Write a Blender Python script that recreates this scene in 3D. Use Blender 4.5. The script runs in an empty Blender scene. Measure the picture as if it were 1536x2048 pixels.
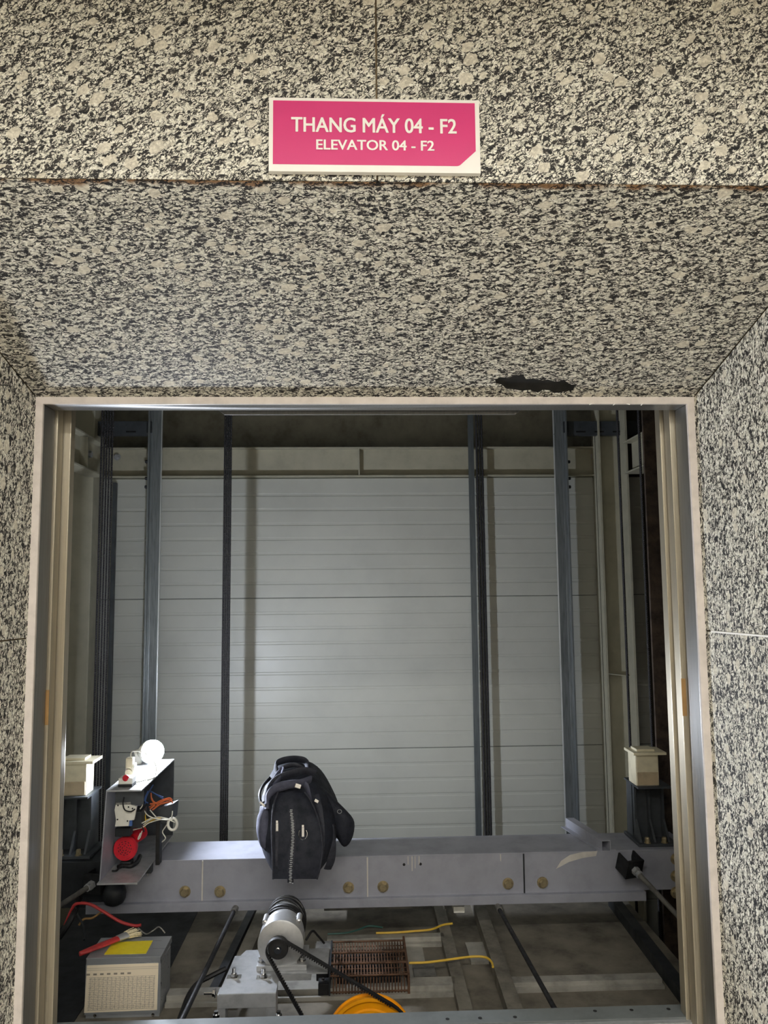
import bpy, bmesh, math, random
from mathutils import Vector, Matrix, Euler
random.seed(7)
SC = bpy.context.scene
COL = SC.collection

# ------------------------------------------------------------------ camera
CAM_LOC = Vector((-0.0415, -2.11, 1.6))
FPX = 1538.0
YAW, PITCH, ROLL = math.radians(2.1116), math.radians(5.6377), math.radians(-0.516)
_f = Vector((math.sin(YAW)*math.cos(PITCH), math.cos(YAW)*math.cos(PITCH), math.sin(PITCH)))
_r0 = Vector((math.cos(YAW), -math.sin(YAW), 0)); _u0 = _r0.cross(_f)
_r = _r0*math.cos(ROLL) + _u0*math.sin(ROLL); _u = -_r0*math.sin(ROLL) + _u0*math.cos(ROLL)
cam = bpy.data.cameras.new('camera'); cam.sensor_fit = 'HORIZONTAL'; cam.sensor_width = 36
cam.lens = FPX/1536*36; cam.clip_start = 0.05
camo = bpy.data.objects.new('camera', cam); COL.objects.link(camo)
camo.matrix_world = Matrix(((_r.x, _u.x, -_f.x, CAM_LOC.x), (_r.y, _u.y, -_f.y, CAM_LOC.y), (_r.z, _u.z, -_f.z, CAM_LOC.z), (0, 0, 0, 1)))
SC.camera = camo
def ray(px, py): return _f + _r*((px-768)/FPX) - _u*((py-1024)/FPX)
def P(px, py, Y):                      # point of the place seen at a pixel, at distance Y behind the door plane
    d = ray(px, py); return CAM_LOC + d*((Y-CAM_LOC.y)/d.y)
def PZ(px, py, z):                     # the same at height z
    d = ray(px, py); return CAM_LOC + d*((z-CAM_LOC.z)/d.z)

# ------------------------------------------------------------------ light and exposure
w = bpy.data.worlds.new('world'); SC.world = w; w.use_nodes = True
w.node_tree.nodes['Background'].inputs[0].default_value = (0.5, 0.5, 0.5, 1)
w.node_tree.nodes['Background'].inputs[1].default_value = 0.0
SC.view_settings.view_transform = 'Standard'; SC.view_settings.look = 'None'
SC.view_settings.exposure = 0.0; SC.view_settings.gamma = 1.0
SC.view_settings.use_curve_mapping = False
HALL_STRENGTH = 47.0
BULB_STRENGTH = 1330.0

# ------------------------------------------------------------------ materials
def lin(c):
    return tuple(((v/255)/12.92 if v/255 <= .04045 else ((v/255+.055)/1.055)**2.4) for v in c)
def rgba(c): return (*lin(c), 1)
class NT:
    def __init__(s, name):
        s.m = bpy.data.materials.new(name); s.m.use_nodes = True; s.t = s.m.node_tree; s.n = s.t.nodes; s.b = s.n['Principled BSDF']
    def add(s, typ, **kw):
        n = s.n.new(typ)
        for k, v in kw.items():
            if k.startswith('i_'):
                key = k[2:]; key = int(key) if key.isdigit() else key.replace('_', ' ')
                n.inputs[key].default_value = v
            else: setattr(n, k, v)
        return n
    def link(s, a, b): s.t.links.new(a, b)
    def ramp(s, src, stops, interp='LINEAR'):
        n = s.n.new('ShaderNodeValToRGB'); n.color_ramp.interpolation = interp
        e = n.color_ramp.elements
        while len(e) < len(stops): e.new(.5)
        for el, (p, c) in zip(e, stops): el.position = p; el.color = c if len(c) == 4 else (*c, 1)
        if src is not None: s.link(src, n.inputs[0])
        return n
    def mix(s, fac, a, b, typ='MIX'):
        n = s.n.new('ShaderNodeMix'); n.data_type = 'RGBA'; n.blend_type = typ
        for sock, v in ((n.inputs[0], fac), (n.inputs[6], a), (n.inputs[7], b)):
            if hasattr(v, 'is_linked') or hasattr(v, 'links'): s.link(v, sock)
            else: sock.default_value = v
        return n.outputs[2]
    def math(s, op, a, b=0.0):
        n = s.n.new('ShaderNodeMath'); n.operation = op
        for i, v in enumerate((a, b)):
            if hasattr(v, 'links'): s.link(v, n.inputs[i])
            else: n.inputs[i].default_value = v
        return n.outputs[0]
def simple(name, col, rough=.5, metal=0., var=.18, vscale=14, bump=0., bscale=80, stretch=(1, 1, 1), col2=None, spec=.5):
    N = NT(name); b = N.b
    tc = N.add('ShaderNodeTexCoord'); mp = N.add('ShaderNodeMapping'); mp.inputs['Scale'].default_value = stretch
    N.link(tc.outputs['Object'], mp.inputs[0])
    nz = N.add('ShaderNodeTexNoise', i_Scale=vscale, i_Detail=5.0, i_Roughness=.62); N.link(mp.outputs[0], nz.inputs[0])
    c = lin(col); d = lin(col2) if col2 else tuple(v*(1-var*1.6) for v in c); e = tuple(min(1, v*(1+var)) for v in c)
    rp = N.ramp(nz.outputs[0], [(.3, d), (.5, c), (.72, e)]); N.link(rp.outputs[0], b.inputs['Base Color'])
    rr = N.ramp(nz.outputs[0], [(.3, (min(1, rough*1.25),)*3), (.7, (rough*.85,)*3)]); N.link(rr.outputs[0], b.inputs['Roughness'])
    b.inputs['Metallic'].default_value = metal; b.inputs['Specular IOR Level'].default_value = spec
    if bump:
        n2 = N.add('ShaderNodeTexNoise', i_Scale=bscale, i_Detail=4.0); N.link(mp.outputs[0], n2.inputs[0])
        bp = N.add('ShaderNodeBump', i_Strength=bump, i_Distance=.004); N.link(n2.outputs[0], bp.inputs['Height']); N.link(bp.outputs[0], b.inputs['Normal'])
    return N.m
def granite(name, ang, stain=None, elong=2.0, warp=.019):
    N = NT(name)
    tc = N.add('ShaderNodeTexCoord'); oi = N.add('ShaderNodeObjectInfo')
    rnd = N.math('MULTIPLY', oi.outputs['Random'], 13.0)
    va = N.add('ShaderNodeVectorMath', operation='ADD'); N.link(tc.outputs['Object'], va.inputs[0]); N.link(rnd, va.inputs[1])
    wn = N.add('ShaderNodeTexNoise', i_Scale=52.0, i_Detail=3.0, i_Roughness=.6); N.link(va.outputs[0], wn.inputs[0])
    ws = N.add('ShaderNodeVectorMath', operation='SUBTRACT'); N.link(wn.outputs['Color'], ws.inputs[0]); ws.inputs[1].default_value = (.5, .5, .5)
    wm = N.add('ShaderNodeVectorMath', operation='SCALE'); N.link(ws.outputs[0], wm.inputs[0]); wm.inputs['Scale'].default_value = warp
    wa = N.add('ShaderNodeVectorMath', operation='ADD'); N.link(va.outputs[0], wa.inputs[0]); N.link(wm.outputs[0], wa.inputs[1])
    mp = N.add('ShaderNodeMapping', vector_type='TEXTURE'); mp.inputs['Rotation'].default_value = (0, 0, math.radians(ang)); mp.inputs['Scale'].default_value = (elong, 1, 1.4)
    N.link(wa.outputs[0], mp.inputs[0]); V = mp.outputs[0]
    # light grains parted by dark mica flakes
    vo = N.add('ShaderNodeTexVoronoi', feature='DISTANCE_TO_EDGE', i_Scale=158.0, i_Randomness=1.0); N.link(V, vo.inputs['Vector'])
    edge = N.ramp(vo.outputs['Distance'], [(.035, (0,)*3), (.13, (1,)*3)])
    n1 = N.add('ShaderNodeTexNoise', i_Scale=146.0, i_Detail=3.0, i_Roughness=.62, i_Distortion=.8); N.link(V, n1.inputs[0])
    flake = N.ramp(n1.outputs[0], [(.43, (0,)*3), (.51, (1,)*3)])
    n2 = N.add('ShaderNodeTexNoise', i_Scale=80.0, i_Detail=2.0); N.link(V, n2.inputs[0])
    dens = N.ramp(n2.outputs[0], [(.44, (.05,)*3), (.56, (1,)*3)])
    e2 = N.math('MAXIMUM', edge.outputs[0], N.math('MULTIPLY', dens.outputs[0], .62))
    vf = N.add('ShaderNodeTexVoronoi', feature='DISTANCE_TO_EDGE', i_Scale=260.0, i_Randomness=1.0); N.link(V, vf.inputs['Vector'])
    fine = N.ramp(vf.outputs['Distance'], [(.02, (.5,)*3), (.10, (1,)*3)])
    light = N.math('MULTIPLY', N.math('MULTIPLY', e2, fine.outputs[0]), N.math('MAXIMUM', flake.outputs[0], .03))
    light = N.ramp(light, [(.12, (0,)*3), (.66, (1,)*3)]).outputs[0]
    # large pale crystals
    mp2 = N.add('ShaderNodeMapping', vector_type='TEXTURE'); mp2.inputs['Rotation'].default_value = (0, 0, math.radians(ang)); mp2.inputs['Scale'].default_value = (1.5, 1, 1)
    N.link(wa.outputs[0], mp2.inputs[0])
    v2 = N.add('ShaderNodeTexVoronoi', feature='F1', i_Scale=33.0); N.link(mp2.outputs[0], v2.inputs['Vector'])
    sep = N.add('ShaderNodeSeparateColor'); N.link(v2.outputs['Color'], sep.inputs[0])
    pick = N.ramp(sep.outputs[0], [(.42, (0,)*3), (.5, (1,)*3)])
    size = N.math('MULTIPLY', sep.outputs[1], .30)
    blob = N.math('LESS_THAN', v2.outputs['Distance'], N.math('ADD', size, .10))
    crys = N.math('MULTIPLY', blob, pick.outputs[0])
    n3 = N.add('ShaderNodeTexNoise', i_Scale=130.0, i_Detail=3.0); N.link(va.outputs[0], n3.inputs[0])
    pale = N.ramp(n3.outputs[0], [(.32, rgba((194, 190, 176))), (.5, rgba((230, 227, 212))), (.68, rgba((250, 248, 238)))])
    dark = N.ramp(n3.outputs[0], [(.35, rgba((20, 21, 24))), (.55, rgba((46, 44, 43))), (.7, rgba((84, 77, 70)))])
    c1 = N.mix(light, dark.outputs[0], pale.outputs[0])
    cp = N.ramp(n3.outputs[0], [(.3, rgba((198, 191, 174))), (.6, rgba((226, 220, 203)))])
    c2 = N.mix(N.math('MULTIPLY', crys, .8), c1, cp.outputs[0])
    if stain:                                        # rust that has run out of the joint along the slab's upper edge
        sx = N.add('ShaderNodeSeparateXYZ'); N.link(tc.outputs['Object'], sx.inputs[0])
        hgt = N.add('ShaderNodeMapRange'); N.link(sx.outputs['Y'], hgt.inputs[0])
        hgt.inputs[1].default_value = stain-.045; hgt.inputs[2].default_value = stain
        ns = N.add('ShaderNodeTexNoise', i_Scale=9.0, i_Detail=4.0, i_Roughness=.65); N.link(tc.outputs['Object'], ns.inputs[0])
        sr = N.ramp(N.math('MULTIPLY', ns.outputs[0], hgt.outputs[0]), [(.36, (0,)*3), (.47, (.9,)*3)])
        c2 = N.mix(sr.outputs[0], c2, rgba((150, 104, 52)), 'MULTIPLY')
    N.link(c2, N.b.inputs['Base Color']); N.b.inputs['Roughness'].default_value = .6; N.b.inputs['Specular IOR Level'].default_value = .3
    bp = N.add('ShaderNodeBump', i_Strength=.25, i_Distance=.001); N.link(light, bp.inputs['Height']); N.link(bp.outputs[0], N.b.inputs['Normal'])
    return N.m
def brushed(name, col, rough):
    m = simple(name, col, rough, .68, var=.08, vscale=7, stretch=(30, 30, .8), bump=.04, bscale=60)
    nt = m.node_tree; b = nt.nodes['Principled BSDF']; b.inputs['Anisotropic'].default_value = .7
    tg = nt.nodes.new('ShaderNodeTangent'); tg.direction_type = 'RADIAL'; tg.axis = 'Z'; nt.links.new(tg.outputs[0], b.inputs['Tangent'])
    return m
def emit(name, col, strength):
    N = NT(name); N.b.inputs['Base Color'].default_value = rgba(col)
    N.b.inputs['Emission Color'].default_value = rgba(col); N.b.inputs['Emission Strength'].default_value = strength
    return N.m
M = {}
M['gr_wall'] = granite('granite_wall', 34)
M['gr_lintel'] = granite('granite_lintel', 5, stain=.682, elong=2.6, warp=.015)
M['gr_jamb'] = granite('granite_jamb', 84, elong=2.4, warp=.016)
M['mortar'] = simple('mortar', (150, 132, 104), .9, var=.3, vscale=25)
M['grout'] = simple('grout', (212, 203, 195), .75, var=.08, vscale=20, bump=.25, bscale=60)
M['steel'] = brushed('brushed_stainless', (132, 131, 128), .32)
M['steel_door'] = brushed('door_stainless', (176, 168, 150), .36)
M['galv'] = simple('galvanised_steel', (176, 178, 180), .4, .45, var=.16, vscale=20)
M['galv_old'] = simple('dusty_galvanised', (128, 126, 120), .5, .6, var=.3, vscale=12, bump=.1)
M['rail'] = simple('guide_rail_steel', (132, 137, 138), .36, .5, var=.22, vscale=8, stretch=(20, 20, 1))
M['panel'] = simple('painted_panel', (186, 187, 178), .38, 0., var=.05, vscale=3, spec=.5)
M['cream'] = simple('cream_paint', (172, 168, 148), .5, 0., var=.09, vscale=9, bump=.05)
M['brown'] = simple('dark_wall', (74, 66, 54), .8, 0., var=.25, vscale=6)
M['concrete'] = simple('shaft_concrete', (158, 155, 142), .9, 0., var=.25, vscale=7, bump=.2)
M['rope'] = None
M['cross'] = simple('grey_painted_steel', (152, 154, 164), .42, .1, var=.10, vscale=9, bump=.04)
M['roof'] = simple('dusty_roof', (112, 106, 94), .68, .1, var=.35, vscale=6, bump=.12)
M['roof_light'] = simple('roof_frame_metal', (164, 161, 152), .5, .35, var=.25, vscale=9)
M['dark'] = simple('dark_painted_steel', (44, 47, 50), .5, .3, var=.25, vscale=10)
M['slate'] = simple('slate_painted_steel', (68, 72, 76), .5, .2, var=.2, vscale=10)
M['black'] = simple('black_rubber', (18, 18, 20), .55, 0., var=.3, vscale=40)
M['white_pl'] = simple('white_plastic', (226, 224, 214), .42, 0., var=.07, vscale=20)
M['ivory'] = simple('ivory_plastic', (222, 214, 186), .4, 0., var=.10, vscale=15)
M['red_pl'] = simple('red_plastic', (205, 32, 48), .38, 0., var=.14, vscale=20)
M['red_paint'] = simple('red_lacquer', (176, 52, 52), .42, 0., var=.2, vscale=30)
M['orange'] = simple('orange_paint', (250, 165, 10), .42, 0., var=.06, vscale=18)
M['rust'] = simple('rusty_steel', (92, 66, 48), .8, .25, var=.45, vscale=25, bump=.3, bscale=120)
M['alu'] = simple('cast_aluminium', (172, 173, 174), .38, .45, var=.1, vscale=30, bump=.06, bscale=200)
M['box'] = simple('brushed_box', (172, 176, 180), .3, .5, var=.03, vscale=6, stretch=(1, 12, 12))
M['brass'] = simple('zinc_bolt', (164, 150, 118), .4, .6, var=.2, vscale=60)
M['chrome'] = simple('chrome', (205, 205, 205), .18, 1.0, var=.05)
M['yellow'] = simple('yellow_insulation', (214, 176, 60), .5, 0., var=.1)
M['yel_st'] = simple('yellow_sticker', (236, 216, 50), .3, 0., var=.08, vscale=30)
M['w_wire'] = simple('white_insulation', (222, 220, 208), .5, 0., var=.06)
M['o_wire'] = simple('orange_insulation', (196, 104, 62), .5, 0., var=.2)
M['b_wire'] = simple('blue_insulation', (70, 104, 166), .5, 0., var=.15)
M['g_wire'] = simple('green_insulation', (46, 84, 76), .5, 0., var=.15)
M['r_wire'] = simple('red_insulation', (176, 50, 50), .5, 0., var=.15)
M['bristle'] = simple('bristle', (226, 212, 176), .8, 0., var=.25, vscale=8, stretch=(40, 40, 1))
M['fabric'] = simple('navy_black_nylon', (24, 28, 40), .72, 0., var=.3, vscale=30, bump=.35, bscale=420)
M['fabric2'] = simple('charcoal_webbing', (40, 42, 52), .7, 0., var=.25, vscale=40, bump=.35, bscale=300)
M['lining'] = simple('grey_mesh', (74, 76, 92), .8, 0., var=.2, vscale=30, bump=.2, bscale=300)
M['sign_pink'] = simple('sign_magenta', (208, 46, 116), .35, 0., var=.03, vscale=3)
M['sign_white'] = simple('sign_white', (244, 241, 234), .35, 0., var=.02)
M['hall_wall'] = simple('hall_plaster', (206, 200, 188), .8, 0., var=.04)
M['hall_floor'] = simple('hall_floor', (206, 200, 190), .35, 0., var=.1)
M['hall_ceiling'] = simple('hall_ceiling', (212, 208, 198), .9, 0., var=.03)
M['rail_dark'] = simple('grimy_rail', (66, 54, 44), .7, .2, var=.5, vscale=18, bump=.2)
M['oil'] = simple('shaded_ivory', (186, 170, 142), .35, 0., var=.15)  # darker ivory, paints the shade on the cups' lower half
M['edge'] = simple('machined_steel', (224, 226, 226), .3, .5, var=.12, vscale=4)
M['roof_rib'] = simple('dull_rib_metal', (126, 121, 110), .6, .25, var=.3, vscale=9)
M['header'] = simple('header_paint', (116, 121, 122), .45, .2, var=.1, vscale=9)
M['sheet_black'] = simple('near_black_sheet', (34, 36, 40), .6, .1, var=.35, vscale=7)
M['strip'] = simple('strip_steel', (98, 104, 106), .42, .4, var=.2, vscale=8, stretch=(20, 20, 1))
M['void'] = simple('hole_black', (22, 22, 21), .9, 0., var=.2)  # flat black painted for the unlit inside of holes and slots
M['diffuser'] = emit('lamp_diffuser', (255, 253, 248), HALL_STRENGTH)
M['bulb'] = emit('bulb_glow', (232, 240, 255), BULB_STRENGTH)
M['dust'] = simple('pale_dust', (196, 192, 184), .9, 0., var=.1)
M['tape'] = simple('brown_tape', (150, 116, 70), .6, 0., var=.15)
def rope_mat():
    N = NT('wire_rope'); tc = N.add('ShaderNodeTexCoord'); mp = N.add('ShaderNodeMapping'); mp.inputs['Rotation'].default_value = (.0, .9, .6)
    N.link(tc.outputs['Object'], mp.inputs[0])
    wv = N.add('ShaderNodeTexWave', i_Scale=55.0, i_Distortion=.4); N.link(mp.outputs[0], wv.inputs[0])
    r = N.ramp(wv.outputs[0], [(.2, rgba((20, 20, 21))), (.8, rgba((92, 90, 92)))]); N.link(r.outputs[0], N.b.inputs['Base Color'])
    N.b.inputs['Metallic'].default_value = .55; N.b.inputs['Roughness'].default_value = .6; N.b.inputs['Specular IOR Level'].default_value = .3
    bp = N.add('ShaderNodeBump', i_Strength=.7, i_Distance=.003); N.link(wv.outputs[0], bp.inputs['Height']); N.link(bp.outputs[0], N.b.inputs['Normal'])
    return N.m
M['rope'] = rope_mat()
def table_mat():                       # printed table: fine rules, darker heading words
    N = NT('printed_table'); tc = N.add('ShaderNodeTexCoord'); sx = N.add('ShaderNodeSeparateXYZ'); N.link(tc.outputs['UV'], sx.inputs[0])
    def rule(src, n, wdt):
        fr = N.math('FRACT', N.math('MULTIPLY', src, n)); return N.math('LESS_THAN', fr, wdt)
    u, v = sx.outputs['X'], sx.outputs['Y']
    g = N.math('MAXIMUM', N.math('MULTIPLY', rule(u, 17, .16), .8), rule(v, 26, .28))
    inb = N.math('MULTIPLY', N.math('LESS_THAN', v, .74), N.math('GREATER_THAN', v, .04))
    inb = N.math('MULTIPLY', inb, N.math('MULTIPLY', N.math('GREATER_THAN', u, .04), N.math('LESS_THAN', u, .96)))
    nz = N.add('ShaderNodeTexNoise', i_Scale=38.0, i_Detail=3.0); N.link(tc.outputs['UV'], nz.inputs[0])
    words = N.ramp(nz.outputs[0], [(.48, (0,)*3), (.58, (.6,)*3)])
    k = N.math('MULTIPLY', inb, N.math('ADD', N.math('MULTIPLY', g, .42), N.math('MULTIPLY', words.outputs[0], .35)))
    top = N.math('MULTIPLY', N.math('MULTIPLY', N.math('GREATER_THAN', v, .86), N.math('LESS_THAN', v, .955)), N.math('MULTIPLY', rule(v, 26, .4), .3))
    head = N.math('MULTIPLY', N.math('MULTIPLY', N.math('GREATER_THAN', v, .785), N.math('LESS_THAN', v, .825)), N.math('MULTIPLY', N.math('LESS_THAN', N.math('FRACT', N.math('MULTIPLY', u, 10.5)), .52), N.math('LESS_THAN', u, .66)))
    tot = N.math('MAXIMUM', N.math('MAXIMUM', k, top), N.math('MULTIPLY', head, .75))
    N.link(N.mix(tot, rgba((240, 226, 200)), rgba((92, 84, 78))), N.b.inputs['Base Color']); N.b.inputs['Roughness'].default_value = .6
    return N.m
M['table'] = table_mat()

# ------------------------------------------------------------------ mesh helpers
def V3(*a): return Vector(a)
class B:
    def __init__(s): s.bm = bmesh.new(); s.uv = None
    def box(s, x0, x1, y0, y1, z0, z1, bev=0, seg=2):
        return s.obox(Matrix.Translation(((x0+x1)/2, (y0+y1)/2, (z0+z1)/2)), abs(x1-x0), abs(y1-y0), abs(z1-z0), bev, seg)
    def obox(s, mat, sx, sy, sz, bev=0, seg=2):
        t = bmesh.new(); bmesh.ops.create_cube(t, size=1); bmesh.ops.scale(t, vec=(sx, sy, sz), verts=t.verts)
        if bev: bmesh.ops.bevel(t, geom=t.edges[:], offset=bev, segments=seg, affect='EDGES', profile=.7)
        bmesh.ops.transform(t, matrix=mat, verts=t.verts); s.merge(t); return s
    def merge(s, t):
        me = bpy.data.meshes.new('tmp'); t.to_mesh(me); t.free(); s.bm.from_mesh(me); bpy.data.meshes.remove(me)
    def lathe(s, p0, p1, prof, seg=24, cap=True):      # prof: (t along axis in metres, radius)
        p0 = Vector(p0); ax = (Vector(p1)-p0).normalized(); a = ax.orthogonal().normalized(); b = ax.cross(a)
        rings = []
        for t, r in prof:
            rings.append([s.bm.verts.new(p0+ax*t+(a*math.cos(2*math.pi*i/seg)+b*math.sin(2*math.pi*i/seg))*r) for i in range(seg)])
        for q, n in zip(rings, rings[1:]):
            for i in range(seg): s.bm.faces.new((q[i], q[(i+1) % seg], n[(i+1) % seg], n[i]))
        if cap: s.bm.faces.new(rings[0][::-1]); s.bm.faces.new(rings[-1])
        return s
    def cyl(s, p0, p1, r, seg=16, r2=None):
        L = (Vector(p1)-Vector(p0)).length; return s.lathe(p0, p1, [(0, r), (L, r if r2 is None else r2)], seg)
    def tube(s, pts, r, seg=8, smooth=4, flat=None):
        pts = [Vector(p) for p in pts]
        if smooth and len(pts) > 2:
            o = []
            for i in range(len(pts)-1):
                a, b, c, d = pts[max(i-1, 0)], pts[i], pts[i+1], pts[min(i+2, len(pts)-1)]
                for k in range(smooth):
                    t = k/smooth; o.append(.5*((2*b)+(c-a)*t+(2*a-5*b+4*c-d)*t*t+(3*b-a-3*c+d)*t**3))
            pts = o+[pts[-1]]
        rings = []; N = None
        for i, p in enumerate(pts):
            tg = (pts[min(i+1, len(pts)-1)]-pts[max(i-1, 0)]).normalized()
            N = (tg.orthogonal() if N is None else N-tg*N.dot(tg))
            if flat is not None:
                f = Vector(flat); f = f-tg*f.dot(tg); N = f if f.length > 1e-4 else N
            N = N.normalized(); Bn = tg.cross(N)
            rr = r if not callable(r) else r(i/(len(pts)-1))
            ra, rb = rr if isinstance(rr, tuple) else (rr, rr)
            rings.append([s.bm.verts.new(p+N*ra*math.cos(2*math.pi*k/seg)+Bn*rb*math.sin(2*math.pi*k/seg)) for k in range(seg)])
        for q, n in zip(rings, rings[1:]):
            for i in range(seg): s.bm.faces.new((q[i], q[(i+1) % seg], n[(i+1) % seg], n[i]))
        s.bm.faces.new(rings[0][::-1]); s.bm.faces.new(rings[-1]); return s
    def prism(s, poly, vec):                            # planar polygon of 3D points, extruded by vec
        vec = Vector(vec); a = [s.bm.verts.new(Vector(p)) for p in poly]; b = [s.bm.verts.new(Vector(p)+vec) for p in poly]
        n = len(poly); s.bm.faces.new(a); s.bm.faces.new(b[::-1])
        for i in range(n): s.bm.faces.new((a[i], b[i], b[(i+1) % n], a[(i+1) % n]))
        return s
    def hexbolt(s, p, ax, r=.012, h=.009):
        p = Vector(p); ax = Vector(ax).normalized()
        s.lathe(p, p+ax, [(0, r*1.35), (.002, r*1.35)], 14); s.lathe(p+ax*.002, p+ax, [(0, r), (h*.8, r), (h, r*.82)], 6)
        return s
def obj(name, b, mat, parent=None, smooth=False, local=False, ang=40):
    bm = b.bm if isinstance(b, B) else b
    bmesh.ops.recalc_face_normals(bm, faces=bm.faces)
    if parent is not None and not local:
        base = parent.location.copy()
        if parent.parent is not None: base = base + parent.parent.location
        bmesh.ops.translate(bm, vec=-base, verts=bm.verts)
    if smooth:
        for f in bm.faces: f.smooth = True
        for e in bm.edges:
            if len(e.link_faces) == 2 and e.calc_face_angle(0) > math.radians(ang): e.smooth = False
    me = bpy.data.meshes.new(name); bm.to_mesh(me); bm.free()
    me.materials.append(M[mat] if isinstance(mat, str) else mat)
    o = bpy.data.objects.new(name, me); COL.objects.link(o)
    if parent is not None: o.parent = parent
    return o
def thing(name, label, cat, loc=(0, 0, 0), group=None):
    o = bpy.data.objects.new(name, None); o.empty_display_size = .05; COL.objects.link(o); o.location = loc
    o['label'] = label; o['category'] = cat
    if group: o['group'] = group
    return o
def tag(o, label, cat, group=None):
    o['label'] = label; o['category'] = cat
    if group: o['group'] = group
    return o
def struct(o, label=None, cat=None):
    o['kind'] = 'structure'
    if label: o['label'] = label
    if cat: o['category'] = cat
    return o

# ================================================================== THE HALL AND THE GRANITE PORTAL
XI, ZI = .917, 2.128          # inner edge of the granite
SPL = .615                    # depth of the splayed portal
XO, ZO = XI+.18*SPL, 2.424    # outer edge of the splay, on the wall face
GAP = .002
wall_front = struct(obj('wall_front', (lambda b: (
    b.box(-2.6, 2.6, -SPL+.007, -SPL+.05, ZO-.002, 3.0), b.box(-2.6, -XO, -SPL+.007, -SPL+.05, 0, ZO-.01), b.box(XO, 2.6, -SPL+.007, -SPL+.05, 0, ZO-.01),
    b.prism([(-XO-.02, -SPL+.012, ZO+.012), (XO+.02, -SPL+.012, ZO+.012), (XI+.02, .012, ZI+.010), (-XI-.02, .012, ZI+.010)], (0, .03, .05)),
    b.prism([(XI+.008, .01, 0), (XI+.008, .01, ZI+.03), (XO+.008, -SPL+.01, ZO+.03), (XO+.008, -SPL+.01, 0)], (.05, .01, 0)),
    b.prism([(-XI-.008, .01, 0), (-XI-.008, .01, ZI+.03), (-XO-.008, -SPL+.01, ZO+.03), (-XO-.008, -SPL+.01, 0)], (-.05, .01, 0)), b)[-1])(B()), 'mortar'),
    'granite clad elevator portal wall with tan mortar joints', 'wall')
def inset(poly, g):
    n = len(poly); c = sum((Vector(p) for p in poly), Vector((0, 0)))/n; out = []
    L = []
    for i in range(n):
        a, b = Vector(poly[i]), Vector(poly[(i+1) % n]); d = (b-a).normalized(); nr = Vector((-d.y, d.x))
        if nr.dot(c-a) < 0: nr = -nr
        L.append((a+nr*g, d))
    for i in range(n):
        (p, d), (q, e) = L[i-1], L[i]
        den = d.x*e.y-d.y*e.x; t = ((q-p).x*e.y-(q-p).y*e.x)/den; out.append(p+d*t)
    return out
def slab(o, xa, ya, poly, mat, hole=None, th=.015):
    o, xa, ya = Vector(o), Vector(xa).normalized(), Vector(ya).normalized(); za = xa.cross(ya)
    pts = inset(poly, GAP); bm = bmesh.new()
    loops = [pts]+([hole] if hole else [])
    if not hole:
        bm.faces.new([bm.verts.new((p[0], p[1], 0)) for p in pts])
    else:
        es = []
        for lp in loops:
            vs = [bm.verts.new((p[0], p[1], 0)) for p in lp]
            es += [bm.edges.new((vs[i], vs[(i+1) % len(vs)])) for i in range(len(vs))]
        bmesh.ops.triangle_fill(bm, use_beauty=True, edges=es, normal=(0, 0, 1))
    ex = bmesh.ops.extrude_face_region(bm, geom=bm.faces[:])
    bmesh.ops.translate(bm, vec=(0, 0, -th), verts=[v for v in ex['geom'] if isinstance(v, bmesh.types.BMVert)])
    ob = obj('granite_slab', bm, mat, wall_front, local=True)
    ob.matrix_world = Matrix(((xa.x, ya.x, za.x, o.x), (xa.y, ya.y, za.y, o.y), (xa.z, ya.z, za.z, o.z), (0, 0, 0, 1)))
    return ob
def rect(x0, x1, y0, y1): return [(x0, y0), (x1, y0), (x1, y1), (x0, y1)]
sx_ = P(753, 180, -SPL).x
for x0, x1 in ((-2.6, sx_-1.2), (sx_-1.2, sx_), (sx_, sx_+1.2), (sx_+1.2, 2.6)):
    slab((0, -SPL, 0), (1, 0, 0), (0, 0, 1), rect(x0, x1, ZO, 3.0), 'gr_wall')
ZJ = 1.475
for z0, z1 in ((0, .45), (.45, ZJ), (ZJ, ZO)):
    slab((0, -SPL, 0), (1, 0, 0), (0, 0, 1), rect(-2.6, -XO, z0, z1), 'gr_wall'); slab((0, -SPL, 0), (1, 0, 0), (0, 0, 1), rect(XO, 2.6, z0, z1), 'gr_wall')
# sloping lintel, one slab with a broken-out hole
ly = Vector((0, -SPL, ZO-ZI)); LL = ly.length; lyn = ly.normalized(); lo = Vector((0, 0, ZI)); ln = Vector((1, 0, 0)).cross(lyn)
def on_lintel(px, py):
    d = ray(px, py); p = CAM_LOC+d*((lo-CAM_LOC).dot(ln)/d.dot(ln)); return Vector((p.x, (p-lo).dot(lyn)))
hole_px = [(990, 760), (1000, 754), (1018, 756), (1030, 751), (1046, 749), (1052, 758), (1068, 757), (1082, 761), (1096, 759), (1110, 763), (1128, 761), (1140, 768), (1150, 772), (1147, 783),
           (1134, 784), (1120, 788), (1108, 788), (1100, 783), (1086, 782), (1076, 788), (1060, 782), (1044, 784), (1026, 781), (1012, 779), (1003, 771), (992, 768)]
slab(lo, (1, 0, 0), lyn, [(-XI, 0), (XI, 0), (XO, LL), (-XO, LL)], 'gr_lintel', hole=[on_lintel(*p) for p in hole_px], th=.022)
hb = B(); hp = [on_lintel(*p) for p in hole_px]; hc = sum(hp, Vector((0, 0)))/len(hp)
hb.prism([lo+Vector((1, 0, 0))*(hc.x+(p.x-hc.x)*1.15)+lyn*(hc.y+(p.y-hc.y)*1.3)-ln*.0045 for p in hp], -ln*.004)
ho = obj('broken_cavity', hb, 'void', wall_front); ho['label'] = 'black broken hole in the lintel slab'
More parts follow.
